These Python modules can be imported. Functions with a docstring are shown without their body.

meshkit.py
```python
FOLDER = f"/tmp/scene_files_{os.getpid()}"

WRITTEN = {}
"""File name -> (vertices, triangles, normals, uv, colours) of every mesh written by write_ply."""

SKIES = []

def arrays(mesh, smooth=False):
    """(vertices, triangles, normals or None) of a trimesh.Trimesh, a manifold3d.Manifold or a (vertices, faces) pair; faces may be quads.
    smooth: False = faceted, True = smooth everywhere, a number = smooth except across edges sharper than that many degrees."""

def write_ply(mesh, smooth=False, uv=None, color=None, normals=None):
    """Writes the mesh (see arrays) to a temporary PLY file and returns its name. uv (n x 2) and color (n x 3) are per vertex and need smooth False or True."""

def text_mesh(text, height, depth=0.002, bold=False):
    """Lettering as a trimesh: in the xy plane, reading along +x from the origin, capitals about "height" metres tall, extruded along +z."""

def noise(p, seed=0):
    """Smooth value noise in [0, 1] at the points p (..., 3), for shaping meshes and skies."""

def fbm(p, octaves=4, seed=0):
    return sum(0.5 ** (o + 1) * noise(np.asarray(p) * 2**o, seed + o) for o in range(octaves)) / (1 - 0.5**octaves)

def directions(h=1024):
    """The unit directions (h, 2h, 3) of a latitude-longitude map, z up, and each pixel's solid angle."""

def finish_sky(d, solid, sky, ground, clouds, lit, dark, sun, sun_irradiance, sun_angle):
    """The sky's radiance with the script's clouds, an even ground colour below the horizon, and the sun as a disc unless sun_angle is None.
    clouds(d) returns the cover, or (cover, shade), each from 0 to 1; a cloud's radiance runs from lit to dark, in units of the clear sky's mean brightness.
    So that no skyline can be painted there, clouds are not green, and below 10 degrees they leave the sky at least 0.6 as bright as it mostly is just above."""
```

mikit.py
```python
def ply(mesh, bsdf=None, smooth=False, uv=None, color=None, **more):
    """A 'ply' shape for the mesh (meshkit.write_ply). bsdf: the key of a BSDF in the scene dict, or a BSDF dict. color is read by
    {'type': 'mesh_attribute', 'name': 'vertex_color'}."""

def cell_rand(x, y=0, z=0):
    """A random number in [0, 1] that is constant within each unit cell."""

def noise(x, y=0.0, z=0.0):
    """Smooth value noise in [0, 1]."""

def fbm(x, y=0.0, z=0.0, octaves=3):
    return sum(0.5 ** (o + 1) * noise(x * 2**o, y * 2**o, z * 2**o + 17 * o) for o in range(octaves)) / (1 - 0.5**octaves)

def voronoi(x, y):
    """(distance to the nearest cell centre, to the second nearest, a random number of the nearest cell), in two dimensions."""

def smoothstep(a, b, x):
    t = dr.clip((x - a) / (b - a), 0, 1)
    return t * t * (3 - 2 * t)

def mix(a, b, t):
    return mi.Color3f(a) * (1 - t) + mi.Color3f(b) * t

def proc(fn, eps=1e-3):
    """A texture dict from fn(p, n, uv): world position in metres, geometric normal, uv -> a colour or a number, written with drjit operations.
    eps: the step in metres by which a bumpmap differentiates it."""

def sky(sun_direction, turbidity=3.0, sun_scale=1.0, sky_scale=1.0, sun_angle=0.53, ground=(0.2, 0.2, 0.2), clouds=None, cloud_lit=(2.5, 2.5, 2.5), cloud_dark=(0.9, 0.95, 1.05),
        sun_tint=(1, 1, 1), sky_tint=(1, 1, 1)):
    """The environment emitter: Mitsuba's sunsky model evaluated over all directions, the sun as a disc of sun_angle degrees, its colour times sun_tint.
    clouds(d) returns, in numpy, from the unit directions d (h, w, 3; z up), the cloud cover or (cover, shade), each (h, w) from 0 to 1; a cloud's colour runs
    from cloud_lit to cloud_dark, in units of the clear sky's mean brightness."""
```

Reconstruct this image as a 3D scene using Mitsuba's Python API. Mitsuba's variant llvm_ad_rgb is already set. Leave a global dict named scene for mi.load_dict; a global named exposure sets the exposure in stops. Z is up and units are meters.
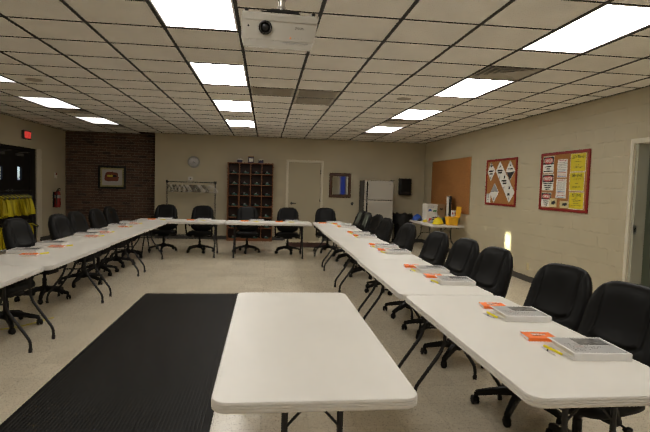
import math, random
import numpy as np, trimesh, mitsuba as mi, mikit, drjit as dr
from mikit import proc, noise, fbm, smoothstep, mix, cell_rand
from meshkit import text_mesh
from shapely.geometry import Polygon
T = mi.ScalarTransform4f
random.seed(7)
PI = math.pi
scene, labels = {}, {}

# ------------------------------------------------------------------ camera, sky, sun, lamps, exposure
exposure = 0.0
F, YAW, PITCH, ROLL, EYE = 493.8, .120635, -.059911, .02884, (0.0, 0.0, 1.54)
cy, sy, cp, sp, cr, sr = math.cos(YAW), math.sin(YAW), math.cos(PITCH), math.sin(PITCH), math.cos(ROLL), math.sin(ROLL)
fwd = np.array([sy*cp, cy*cp, sp]); right0 = np.array([cy, -sy, 0.0]); up0 = np.cross(right0, fwd)
up = -sr*right0 + cr*up0
scene['camera'] = {'type': 'perspective', 'fov': math.degrees(2*math.atan(325/F)), 'fov_axis': 'x', 'near_clip': .05, 'far_clip': 500.0,
                   'to_world': T().look_at(origin=list(EYE), target=list(np.array(EYE)+fwd), up=list(up))}
SUN = (-7.45, .93, .76)                      # low sun that comes through the panes of the doors in the left wall
scene['sky'] = mikit.sky(SUN, turbidity=4.0, sun_scale=24, sky_scale=14.0, sun_angle=.6, ground=(.3, .3, .28), sky_tint=(.55, .95, 2.0), sun_tint=(1.1, 2.4, 8.5))
LAMP = {'left': (1.55, 1.5, 1.41), 'mid': (7.6, 7.37, 6.92), 'right': (8.05, 7.82, 7.31)}   # radiance of the troffer diffusers

# ------------------------------------------------------------------ room measures
XL, XR, YB, YA, YF, ZC = -5.45, 4.52, 13.8, 14.3, -4.2, 2.847
DJ = .0026                                   # depth of the block joints
XA = -2.965                                  # right end of the brick alcove
COL, ROW, X0, Y1 = .634, .60, -.25, 4.41     # ceiling grid
def gx(k): return X0 + COL*k
def gy(j): return Y1 + ROW*(j-1)

# ------------------------------------------------------------------ helpers
def key_for(k):
    if k not in scene and k not in labels: return k
    n = 1
    while f'{k}_{n:03d}' in scene or f'{k}_{n:03d}' in labels: n += 1
    return f'{k}_{n:03d}'
_cnt = {}
def fresh(k):
    if k not in _cnt: _cnt[k] = 0; return k
    _cnt[k] += 1
    return f'{k}_{_cnt[k]:03d}'
def put(name, shape, parent=None, at=None, label=None, kind=None):
    k = fresh((parent + '__' if parent else '') + name)
    scene[k] = {**shape, 'to_world': at} if at is not None else shape
    d = {}
    if label: d['label'] = label
    if kind: d['kind'] = kind
    if d: labels[k] = d
    return k
def P(mesh, m, smooth=False, **kw): return mikit.ply(mesh, m, smooth, **kw)
def thing(name, label, cat, group=None):
    k = fresh(name)
    labels[k] = {'label': label, 'category': cat}
    if group: labels[k]['group'] = group
    return k
def tagged(name, shape, label, cat, group=None, at=None):
    k = put(name, shape, None, at)
    labels[k] = {'label': label, 'category': cat}
    if group: labels[k]['group'] = group
    return k
def structure(name, shape=None, parent=None, at=None):
    if shape is None:
        k = fresh(name); labels[k] = {'kind': 'structure'}; return k
    return put(name, shape, parent, at, kind=None if parent else 'structure')
def cat(ms): return trimesh.util.concatenate([m for m in ms])
def box(x0, x1, y0, y1, z0, z1):
    m = trimesh.creation.box((abs(x1-x0), abs(y1-y0), abs(z1-z0))); m.apply_translation(((x0+x1)/2, (y0+y1)/2, (z0+z1)/2)); return m
def cbox(x0, x1, y0, y1, z0, z1, c=.004):
    """box with chamfered edges"""
    h = np.array([x1-x0, y1-y0, z1-z0])/2; c = min(c, h.min()*.9)
    v = []
    for s in np.ndindex(2, 2, 2):
        sg = np.array(s)*2-1
        for a in range(3):
            p = h - c; p[a] = h[a]; v.append(p*sg)
    m = trimesh.Trimesh(v, process=False).convex_hull if False else trimesh.convex.convex_hull(np.array(v))
    m.apply_translation(((x0+x1)/2, (y0+y1)/2, (z0+z1)/2)); return m
def rbox(w, d, h, r, n=4, inner=1):
    """rounded box about the origin"""
    H = np.array([w, d, h])/2; r = min(r, H.min()*.999)
    def axis(a):
        e = [H[a]-r+r*math.sin(t) for t in np.linspace(0, PI/2, n+1)]
        e = [H[a]-r+r*math.tan(t)/1 for t in np.linspace(0, PI/4, n+1)]
        mid = list(np.linspace(-(H[a]-r), H[a]-r, inner+1))[1:-1]
        return np.array([-x for x in e[::-1]] + mid + e)
    A = [axis(a) for a in range(3)]
    vs, fs, off = [], [], 0
    for a in range(3):
        b, c = (a+1) % 3, (a+2) % 3
        for s in (-1, 1):
            g, k = np.meshgrid(A[b], A[c], indexing='ij')
            p = np.zeros(g.shape+(3,)); p[..., a] = s*H[a]; p[..., b] = g; p[..., c] = k
            q = np.clip(p, -(H-r), H-r); dlt = p-q
            L = np.linalg.norm(dlt, axis=-1, keepdims=True); p = q + r*dlt/np.maximum(L, 1e-12)
            nb, nc = g.shape; i = np.arange(nb*nc).reshape(nb, nc)
            f = np.stack([i[:-1, :-1], i[1:, :-1], i[1:, 1:], i[:-1, 1:]], -1).reshape(-1, 4)
            if s < 0: f = f[:, ::-1]
            vs.append(p.reshape(-1, 3)); fs.append(f+off); off += nb*nc
    f = np.vstack(fs); m = trimesh.Trimesh(np.vstack(vs), np.vstack([f[:, [0, 1, 2]], f[:, [0, 2, 3]]]), process=True)
    m.merge_vertices(digits_vertex=6); return m
def fillet(pts, r, n=5):
    pts = [np.array(p, float) for p in pts]; out = [pts[0]]
    for i in range(1, len(pts)-1):
        a, b, c = pts[i-1], pts[i], pts[i+1]
        u, v = a-b, c-b; lu, lv = np.linalg.norm(u), np.linalg.norm(v); t = min(r, lu*.49, lv*.49)
        p0, p2 = b+u/lu*t, b+v/lv*t
        for s in np.linspace(0, 1, n): out.append((1-s)**2*p0+2*s*(1-s)*b+s*s*p2)
    out.append(pts[-1]); return np.array(out)
def tube(pts, r, k=8, cap=True, squash=None):
    pts = np.array(pts, float); n = len(pts); r = np.broadcast_to(r, n)
    t = np.gradient(pts, axis=0); t /= np.linalg.norm(t, axis=1, keepdims=True)
    ref = np.array([0, 0, 1.0]) if abs(t[0][2]) < .9 else np.array([1.0, 0, 0])
    u = np.cross(t[0], ref); u /= np.linalg.norm(u); vs = []
    for i in range(n):
        u = u - t[i]*(u@t[i]); u /= np.linalg.norm(u); w = np.cross(t[i], u)
        a = np.arange(k)*2*PI/k
        vs.append(pts[i] + r[i]*(np.cos(a)[:, None]*u + np.sin(a)[:, None]*w))
    v = np.vstack(vs); f = []
    for i in range(n-1):
        for j in range(k):
            a, b = i*k+j, i*k+(j+1) % k; f += [[a, b, b+k], [a, b+k, a+k]]
    if cap:
        v = np.vstack([v, pts[:1], pts[-1:]])
        for j in range(k):
            f += [[(j+1) % k, j, n*k], [(n-1)*k+j, (n-1)*k+(j+1) % k, n*k+1]]
    return trimesh.Trimesh(v, f, process=False)
def lathe(prof, k=20, at=(0, 0, 0)):
    m = trimesh.creation.revolve(np.array(prof, float), sections=k); m.apply_translation(at); return m
def prism(poly, z0, z1):
    m = trimesh.creation.extrude_polygon(Polygon(poly), z1-z0, engine='earcut'); m.apply_translation((0, 0, z0)); return m
def rrect(w, d, r, n=6):
    p = []
    for cx, cy_, a0 in ((w/2-r, d/2-r, 0), (-w/2+r, d/2-r, PI/2), (-w/2+r, -d/2+r, PI), (w/2-r, -d/2+r, 1.5*PI)):
        for a in np.linspace(a0, a0+PI/2, n): p.append((cx+r*math.cos(a), cy_+r*math.sin(a)))
    return np.array(p)
def loft_rrect(w, d, r, prof, n=7):
    """prof: (inset, z) from the bottom up"""
    rings = [np.c_[rrect(w-2*i, d-2*i, max(r-i, .004), n), np.full(4*n, z)] for i, z in prof]
    k = 4*n; v = np.vstack(rings); f = []
    for i in range(len(rings)-1):
        for j in range(k):
            a, b = i*k+j, i*k+(j+1) % k; f += [[a, b, b+k], [a, b+k, a+k]]
    v = np.vstack([v, [[0, 0, prof[0][1]], [0, 0, prof[-1][1]]]])
    for j in range(k):
        f += [[(j+1) % k, j, len(v)-2], [(len(rings)-1)*k+j, (len(rings)-1)*k+(j+1) % k, len(v)-1]]
    return trimesh.Trimesh(v, f, process=False)
def moved(m, x=0, y=0, z=0, rx=0, ry=0, rz=0):
    m = m.copy()
    for a, ax in ((rx, (1, 0, 0)), (ry, (0, 1, 0)), (rz, (0, 0, 1))):
        if a: m.apply_transform(trimesh.transformations.rotation_matrix(math.radians(a), ax))
    m.apply_translation((x, y, z)); return m
def TR(x, y, z=0, rz=0): return T().translate([x, y, z]).rotate([0, 0, 1], rz)
ORD = ['nearest', 'second', 'third', 'fourth', 'fifth', 'sixth', 'seventh', 'eighth', 'ninth', 'tenth', 'eleventh']
def rank(i, of='the camera'): return f'nearest {of}' if i == 0 else f'{ORD[i]} from {of}'

# ------------------------------------------------------------------ materials
def rgb(*c): return {'type': 'rgb', 'value': list(c)}
def mat(name, col, rough=.5, **kw):
    scene[name] = {'type': 'twosided', 'bsdf': {'type': 'principled', 'base_color': col if isinstance(col, dict) else rgb(*col), 'roughness': rough, **kw}}
    return name
def flat(name, col):
    scene[name] = {'type': 'twosided', 'bsdf': {'type': 'diffuse', 'reflectance': col if isinstance(col, dict) else rgb(*col)}}
    return name
def f_tile(p, n, uv):
    s = noise(p.x*260, p.y*260); b = fbm(p.x*3, p.y*3)
    return mix((.955, .925, .855), (.82, .79, .72), smoothstep(.70, .92, s)*.8) * (.93+.12*b)
flat('m_tile', proc(f_tile)); mat('m_grid', (.012, .012, .011), .5)
mat('m_slot', (.015, .015, .014), .7); mat('m_vent', (.46, .42, .35), .55); mat('m_grille', (.66, .62, .55), .6); mat('m_throat', (.26, .245, .215), .7); mat('m_speaker', (.40, .36, .30), .6)
def f_floor(p, n, uv):
    tx, ty = p.x/.305, p.y/.305
    t = cell_rand(tx, ty, 3); s = noise(p.x*150, p.y*150); c = noise(p.x*60, p.y*60, 4.0)
    base = mix((.52, .46, .355), (.61, .545, .43), t*.6+.4*fbm(p.x*1.3, p.y*1.3))
    base = mix(base, (.30, .25, .18), smoothstep(.66, .9, s)*.55)
    base = mix(base, (.66, .60, .49), smoothstep(.66, .9, c)*.4)
    ex, ey = dr.abs(tx-dr.floor(tx)-.5), dr.abs(ty-dr.floor(ty)-.5)
    return base*(1-.22*smoothstep(.4935, .497, dr.maximum(ex, ey)))
def f_floor_r(p, n, uv): return .15+.13*fbm(p.x*2.2, p.y*2.2)
mat('m_floor', proc(f_floor), proc(f_floor_r), specular=.45)
def f_paint(p, n, uv): return mi.Color3f(.53, .47, .335)*(.95+.1*fbm(p.x*2+p.y*2, p.z*2.3, 3.0))
def f_paintb(p, n, uv): return mi.Color3f(.522, .463, .329)*(.93+.1*fbm(p.x*2+p.y*2, p.z*2.3, 3.0))
mat('m_paint', proc(f_paint), .42, specular=.35); mat('m_paintb', proc(f_paintb), .42, specular=.35)
mat('m_joint', (.49, .435, .305), .6); mat('m_wall_plain', (.54, .48, .345), .6)
for i, c in enumerate(((.115, .064, .042), (.140, .080, .052), (.092, .050, .034), (.060, .034, .026))): mat(f'm_brick_{i}', c, .8)
mat('m_mortar', (.30, .255, .20), .9)
mat('m_base', (.060, .056, .050), .5); mat('m_trim', (.68, .63, .51), .4); mat('m_leaf', (.74, .675, .52), .4); mat('m_jamb', (.40, .39, .31), .5)
mat('m_dark_door', (.0085, .0075, .0065), .5, specular=.25); mat('m_green', (.20, .225, .165), .5); mat('m_steel', (.55, .54, .50), .28, metallic=.9)
def f_top(p, n, uv): return mi.Color3f(.715, .693, .648)*(.975+.05*fbm(p.x*5, p.y*5, p.z*5))
mat('m_top', proc(f_top), .40, specular=.4); mat('m_leg', (.014, .014, .015), .38, specular=.4)
mat('m_leather', (.0050, .0049, .0050), .42, specular=.17); mat('m_plastic', (.006, .006, .006), .42, specular=.22); mat('m_seam', (.006, .006, .006), .6)
mat('m_mat', (.006, .0058, .0056), .6, specular=.2); mat('m_rib', (.0155, .0150, .0145), .5, specular=.25)  # ribs paler than the sheet: their relief contrast is put into the colour
mat('m_sheet', (.66, .535, .012), .6); mat('m_white', (.74, .72, .68), .4); mat('m_cream', (.68, .65, .58), .5); mat('m_paper', (.78, .76, .70), .7); mat('m_vinyl', (.74, .73, .71), .28)
def f_cover(p, n, uv):
    u, v = uv.x, uv.y
    row = v*17; band = smoothstep(.30, .36, row-dr.floor(row))*(1-smoothstep(.62, .68, row-dr.floor(row)))
    ln = cell_rand(dr.floor(row), 5.0)*.5+.3; w = smoothstep(.35, .45, noise(u*60, dr.floor(row)*7))
    ink = band*w*dr.select((u > .08) & (u < .08+ln*.85) & (v < .60) & (v > .1), 1.0, 0.0)
    ph = dr.select((u > .36) & (u < .95) & (v > .50) & (v < .94), 1.0, 0.0)
    tone = .03+.22*fbm(u*9, v*9, 2.0)
    red = dr.select((u > .2) & (u < .36) & (v > .36) & (v < .44), .5, 0.0)
    c = mix((.42, .42, .425), (.09, .09, .10), ink*.8)
    c = mix(c, (.5, .16, .14), red*band)
    return mix(c, mi.Color3f(tone, tone, tone), ph)
mat('m_cover', proc(f_cover), .25)
mat('m_orange', (.86, .17, .02), .45); mat('m_yellow', (.88, .72, .02), .4); mat('m_ink', (.02, .02, .022), .6); mat('m_grey', (.33, .33, .32), .5)
mat('m_dgrey', (.055, .055, .055), .5); mat('m_red', (.25, .014, .011), .45); mat('m_signred', (.50, .028, .024), .5)
def f_cork(p, n, uv):
    s = noise(p.x*190, p.y*190, p.z*190); b = fbm(p.x*20, p.y*20, p.z*20)
    return mix((.44, .205, .075), (.31, .13, .045), smoothstep(.45, .85, s)*.6+.3*b)
flat('m_cork', proc(f_cork))
def f_wood(p, n, uv):
    g = fbm(p.x*9+p.z*1.5, p.y*9, p.z*14+3.0*noise(p.x*5, p.z*2)); return mix((.27, .105, .042), (.17, .062, .024), g)
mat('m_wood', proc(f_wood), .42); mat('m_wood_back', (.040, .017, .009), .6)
mat('m_frame_wood', (.075, .030, .012), .4); mat('m_black', (.008, .008, .008), .35); mat('m_gold', (.42, .37, .17), .5); mat('m_bead', (.10, .06, .03), .5)
mat('m_ext', (.26, .012, .010), .3); mat('m_teal', (.045, .15, .13), .6); mat('m_purple', (.06, .055, .11), .5)
mat('m_vest', (.58, .49, .006), .6); mat('m_vest_dark', (.42, .34, .005), .6); mat('m_blue', (.03, .10, .46), .35); mat('m_hat', (.88, .72, .02), .3); mat('m_bin', (.85, .46, .02), .42)
mat('m_carton', (.36, .23, .12), .7); mat('m_fridge', (.41, .385, .335), .35); mat('m_cyel', (.55, .45, .04), .5); mat('m_ivory', (.62, .53, .30), .45)
mat('m_rubber', (.03, .03, .03), .7); mat('m_clockface', (.52, .50, .50), .4); mat('m_redbrown', (.20, .055, .03), .7)
mat('m_mirror', (.62, .66, .72), .03, metallic=1.0); mat('m_bluecloth', (.02, .05, .42), .7); mat('m_green_small', (.03, .22, .06), .5)
scene['m_glass'] = {'type': 'thindielectric'}
mat('m_maroon', (.045, .016, .012), .9); mat('m_proj', (.50, .475, .42), .45)
scene['m_crystal'] = {'type': 'thindielectric', 'int_ior': 1.45}

# ------------------------------------------------------------------ the setting
structure('floor', P(box(XL-.2, XR+1.6, YF, YA+.2, -.1, 0), 'm_floor'))
# shell behind the facings
wl = structure('wall_left', P(cat([box(XL-.14, XL-DJ, YF, 9.50, 0, 3.0), box(XL-.14, XL-DJ, 9.50, 10.46, 2.23, 3.0), box(XL-.14, XL-DJ, 10.46, 10.53, 0, 3.0),
     box(XL-.14, XL-DJ, 10.53, 12.62, 2.23, 3.0), box(XL-.14, XL-DJ, 12.62, YA+.1, 0, 3.0)]), 'm_joint'))
wr = structure('wall_right', P(cat([box(XR+DJ, XR+.16, YF, 4.74, 0, 3.0), box(XR+DJ, XR+.16, 4.74, 5.66, 2.18, 3.0), box(XR+DJ, XR+.16, 5.66, YB+.2, 0, 3.0)]), 'm_joint'))
wb = structure('wall_back', P(cat([box(XA, XR+.1, YB+DJ, YB+.2, 0, 3.0), box(XA, XA+.1, YB+DJ, YA, 0, 3.0)]), 'm_joint'))
wa = structure('wall_alcove', P(box(XL-.1, XA+.05, YA+.01, YA+.15, 0, 3.0), 'm_mortar'))
structure('wall_front', P(box(XL-.1, XR+.1, YF-.15, YF, 0, 3.0), 'm_wall_plain'))
# painted blocks, 0.406 x 0.203, laid in running bond, cut at the openings
BL, BH, G = .406, .2033, .0016
def blocks(wall, lo, hi, placer, holes, first=None):
    cache = {}
    for r in range(14):
        z0, z1 = r*BH, (r+1)*BH
        s = lo - (BL/2 if r % 2 else 0)
        while s < hi:
            a, b = max(s, lo), min(s+BL, hi); s += BL
            pieces = [(a, b)]
            for h0, h1, hz in holes:
                if z0 < hz-.05:
                    pieces = [q for x in pieces for q in ((x[0], min(x[1], h0)), (max(x[0], h1), x[1])) if q[1]-q[0] > .04]
            for a2, b2 in pieces:
                L = round(b2-a2, 3)
                zt = z1
                k = L
                if k not in cache: cache[k] = P(cbox(G/2, L-G/2, -DJ, .02, G/2, BH-G/2, .0010), 'm_paint' if len(cache) % 2 == 0 else 'm_paintb')
                put('block', cache[k], wall, placer(a2, z0))
blocks(wr, 4.2, YB, lambda a, z: T().translate([XR+DJ, a, z]).rotate([0, 0, 1], 90).scale([1, -1, 1]), [(4.74, 5.66, 2.18)])
blocks(wb, XA, XR, lambda a, z: T().translate([a, YB+DJ, z]), [(.60, 1.55, 2.21)])
blocks(wl, 9.4, YA, lambda a, z: T().translate([XL-DJ, a, z]).rotate([0, 0, 1], 90), [(9.50, 10.46, 2.23), (10.53, 12.62, 2.23)])
put('plain_face', P(box(XL-.03, XL, YF, 9.4, 0, 2.86), 'm_wall_plain'), wl); put('plain_face', P(box(XR, XR+.03, YF, 4.2, 0, 2.86), 'm_wall_plain'), wr)
put('end_face', P(cbox(XA-.012, XA+.02, YB-.0, YA, 0, 2.9, .004), 'm_paint'), wb)
# brick alcove
rng = random.Random(3); cand = []
CH, BW = .0725, .2150
for r in range(40):
    s = XL - (BW/2 if r % 2 else 0)
    while s < XA:
        a, b = max(s, XL), min(s+BW, XA); s += BW
        if b-a > .03: cand.append((r, a, b, rng.choice((0, 0, 0, 1, 1, 2, 2, 3))))
bcache = {}; loose = {}
cand.sort(key=lambda c: (abs(c[0]*CH-1.75), c[1]))
for i, (r, a, b, v) in enumerate(cand):
    L = round(b-a, 3); mesh = cbox(.006, L-.006, -.008, .03, .006, CH-.006, .002)
    if i < 290:
        if (L, v) not in bcache: bcache[L, v] = P(mesh, f'm_brick_{v}')
        put('brick', bcache[L, v], wa, T().translate([a, YA, r*CH]))
    else: loose.setdefault(v, []).append(moved(mesh, a, YA, r*CH))
for v, ms in loose.items(): put('brickwork', P(cat(ms), f'm_brick_{v}'), wa, kind='stuff')
# ceiling: deck, black T grid, tiles
cl = structure('ceiling', P(box(XL-.2, XR+.2, YF-.2, YA+.2, 2.95, 3.05), 'm_dgrey'))
lamps = {(k, j): n for n, ks in (('mid', (-1,)), ('right', (4,))) for k in ks for j in (-9, -5, -1, 3, 7, 11)}
lamps.update({(-6, j): 'left' for j in (-8, -4, 0, 4, 8, 12)})
taken = {(k, j+d) for k, j in lamps for d in (0, 1)}
vents = {(4, 2): 'supply', (-1, 5): None, (-6, 14): 'supply', (4, 9): 'supply', (4, 13): 'supply', (-6, 10): 'supply', (-1, 6): None}
vents = {k: v for k, v in vents.items() if v}
grilles = [(0, 5), (1, 5), (1, 6)]
taken |= set(vents) | set(grilles)
tcache = {}; field = []
for k in range(-9, 8):
    for j in range(-14, 18):
        if (k, j) in taken: continue
        x0, x1, y0, y1 = gx(k)+.006, gx(k+1)-.006, gy(j)+.005, gy(j+1)-.005
        x0, x1 = max(x0, XL), min(x1, XR)
        ymax = YA if gx(k+1) < XA+.35 else YB
        if gx(k) < XA < gx(k+1): ymax = YB
        y0, y1 = max(y0, YF), min(y1, ymax)
        if x1-x0 < .03 or y1-y0 < .03: continue
        W, D = round(x1-x0, 3), round(y1-y0, 3)
        if (W, D) not in tcache:
            tcache[W, D] = (cbox(0, W, 0, D, 0, .016, .003), P(cbox(0, W, 0, D, 0, .016, .003), 'm_tile'))
        if j >= -2 : put('tile', tcache[W, D][1], cl, T().translate([x0, y0, ZC+.003]))
        else: field.append(moved(tcache[W, D][0], x0, y0, ZC+.003))
put('tile_field', P(cat(field), 'm_tile'), cl, kind='stuff')
run = P(cat([cbox(-.0145, .0145, YF, YB, -.003, .003, .001), box(-.002, .002, YF, YB, 0, .035)]), 'm_grid')
run_a = P(cat([cbox(-.0145, .0145, YF, YA, -.003, .003, .001), box(-.002, .002, YF, YA, 0, .035)]), 'm_grid')
for k in range(-8, 8): put('grid_runner', run_a if gx(k) < XA else run, cl, T().translate([gx(k), 0, ZC]))
mid = {(k, j+1) for k, j in lamps}
for j in range(-14, 17):
    k = -9
    while k < 8:
        k1 = k
        while k1 < 8 and (k1, j) not in mid: k1 += 1
        if k1 > k:
            a, b = max(XL, gx(k)), min(XR, gx(k1))
            put('grid_tee', P(cat([cbox(a, b, -.0085, .0085, -.002, .003, .001), box(a, b, -.002, .002, 0, .035)]), 'm_grid'), cl, T().translate([0, gy(j), ZC]))
        k = k1+1
put('wall_angle', P(cat([box(XR-.024, XR, YF, YB, ZC-.003, ZC+.003), box(XL, XL+.024, YF, YA, ZC-.003, ZC+.003), box(XA, XR, YB-.024, YB, ZC-.003, ZC+.003), box(XL, XA, YA-.024, YA, ZC-.003, ZC+.003),
      box(XR-.003, XR, YF, YB, ZC, ZC+.05), box(XA, XR, YB-.003, YB, ZC, ZC+.1), box(XL, XA, YA-.003, YA, ZC, ZC+.1), box(XL, XL+.003, YF, YA, ZC, ZC+.1)]), 'm_grid'), cl)
# baseboards
structure('baseboard_back', P(cat([cbox(XA, .60, YB-.012, YB+.003, 0, .10, .003), cbox(1.55, XR, YB-.012, YB+.003, 0, .10, .003)]), 'm_base'))
structure('baseboard_right', P(cbox(XR-.012, XR+.003, 5.72, YB, 0, .10, .003), 'm_base'))
structure('baseboard_left', P(cbox(XL-.003, XL+.012, 12.75, YA, 0, .10, .003), 'm_base'))
structure('baseboard_alcove', P(cbox(XL, XA, YA-.02, YA+.003, 0, .10, .003), 'm_base'))

# ------------------------------------------------------------------ ceiling lamps, vents, speakers
lampshape, order = {}, {'left': 'left', 'mid': 'middle', 'right': 'right'}
frame_m = P(cat([cbox(-.302, .302, -.585, -.568, -.001, .04, .002), cbox(-.302, .302, .568, .585, -.001, .04, .002), cbox(-.302, -.286, -.585, .585, -.001, .04, .002), cbox(.286, .302, -.585, .585, -.001, .04, .002), box(-.3, .3, -.58, .58, .04, .045)]), 'm_white')
quad = trimesh.Trimesh([[-.288, -.57, 0], [.288, -.57, 0], [.288, .57, 0], [-.288, .57, 0]], [[0, 2, 1], [0, 3, 2]], process=False)
for (k, j), n in sorted(lamps.items(), key=lambda q: (q[0][0], -q[0][1])):
    i = {'left': (12, 8, 4, 0, -4, -8), 'mid': (11, 7, 3, -1, -5, -9), 'right': (11, 7, 3, -1, -5, -9)}[n].index(j)
    t = thing('ceiling_light', f'white fluorescent ceiling panel in the {order[n]} row, {rank(i, "the back wall")}', 'ceiling light', f'fluorescent panels of the {order[n]} row')
    at = T().translate([gx(k+.5), gy(j+1), ZC+.003])
    put('frame', frame_m, t, at)
    put('diffuser', {**P(quad, 'm_white'), 'emitter': {'type': 'area', 'radiance': rgb(*LAMP[n])}}, t, at)
def supply():
    fr, dk, bl = [], [box(-.28, .28, -.27, .27, .03, .034)], []
    for i, h in enumerate((.275, .20, .125, .06)):
        for s in (-1, 1):
            bl.append(moved(cbox(-h, h, -.026, .026, -.002, .002, .001), 0, s*h, .010, rx=-s*22)); bl.append(moved(cbox(-.026, .026, -h, h, -.002, .002, .001), s*h, 0, .010, ry=s*22))
    for s in (-1, 1):
        fr += [cbox(-.30, .30, s*.292-.012, s*.292+.012, -.001, .012, .001), cbox(s*.302-.012, s*.302+.012, -.30, .30, -.001, .012, .001)]
    return P(cat(fr), 'm_vent'), P(cat(dk), 'm_throat'), P(cat(bl), 'm_vent')
sf, sd, sb = supply()
for (k, j), lab in (((4, 2), 'square supply vent between the two nearest panels of the right light row'), ((4, 9), 'square supply vent behind the second farthest panel of the right light row'),
                    ((4, 13), 'square supply vent behind the farthest panel of the right light row'), ((-6, 10), 'square supply vent just behind the second farthest panel of the left light row'),
                    ((-6, 14), 'square supply vent behind the farthest panel of the left light row')):
    t = thing('ceiling_vent', lab, 'vent'); at = T().translate([gx(k+.5), gy(j+.5), ZC+.003])
    put('frame', sf, t, at); put('throat', sd, t, at); put('louver', sb, t, at)
def grille(d):
    fr = cat([cbox(-.305, .305, -d, -d+.035, 0, .012, .002), cbox(-.305, .305, d-.035, d, 0, .012, .002), cbox(-.305, -.265, -d, d, 0, .012, .002), cbox(.265, .305, -d, d, 0, .012, .002)])
    n = 14; sl = [moved(box(-.27, .27, -.018, .018, -.001, .001), 0, -d+.05+(2*d-.10)*i/(n-1), .006, rx=35) for i in range(n)]
    return P(fr, 'm_vent'), [P(s, 'm_grille') for s in sl], P(box(-.28, .28, -d+.02, d-.02, .022, .025), 'm_throat')
gf, gs, gb = grille(.295)
for (k, js, lab) in ((0, (5,), 'single slatted return air grille in the ceiling left of the double one'), (1, (5, 6), 'double slatted return air grille in the ceiling')):
    t = thing('return_grille', lab, 'vent')
    for j in js:
        at = T().translate([gx(k+.5), gy(j+.5), ZC+.002]); put('frame', gf, t, at); put('backing', gb, t, at)
        for s in gs: put('slat', s, t, at)
spk = P(lathe([(0, -.004), (.09, -.006), (.103, -.004), (.105, .003), (0, .003)], 28), 'm_speaker')
for x, y, lab in ((gx(-4.5), gy(5.5), 'round ceiling speaker near the left light row'), (gx(3.5), gy(5.5), 'nearer round ceiling speaker left of the right light row'), (gx(3.5), gy(12.5), 'farther round ceiling speaker toward the back wall')):
    tagged('ceiling_speaker', spk, lab, 'speaker', at=T().translate([x, y, ZC]))

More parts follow.
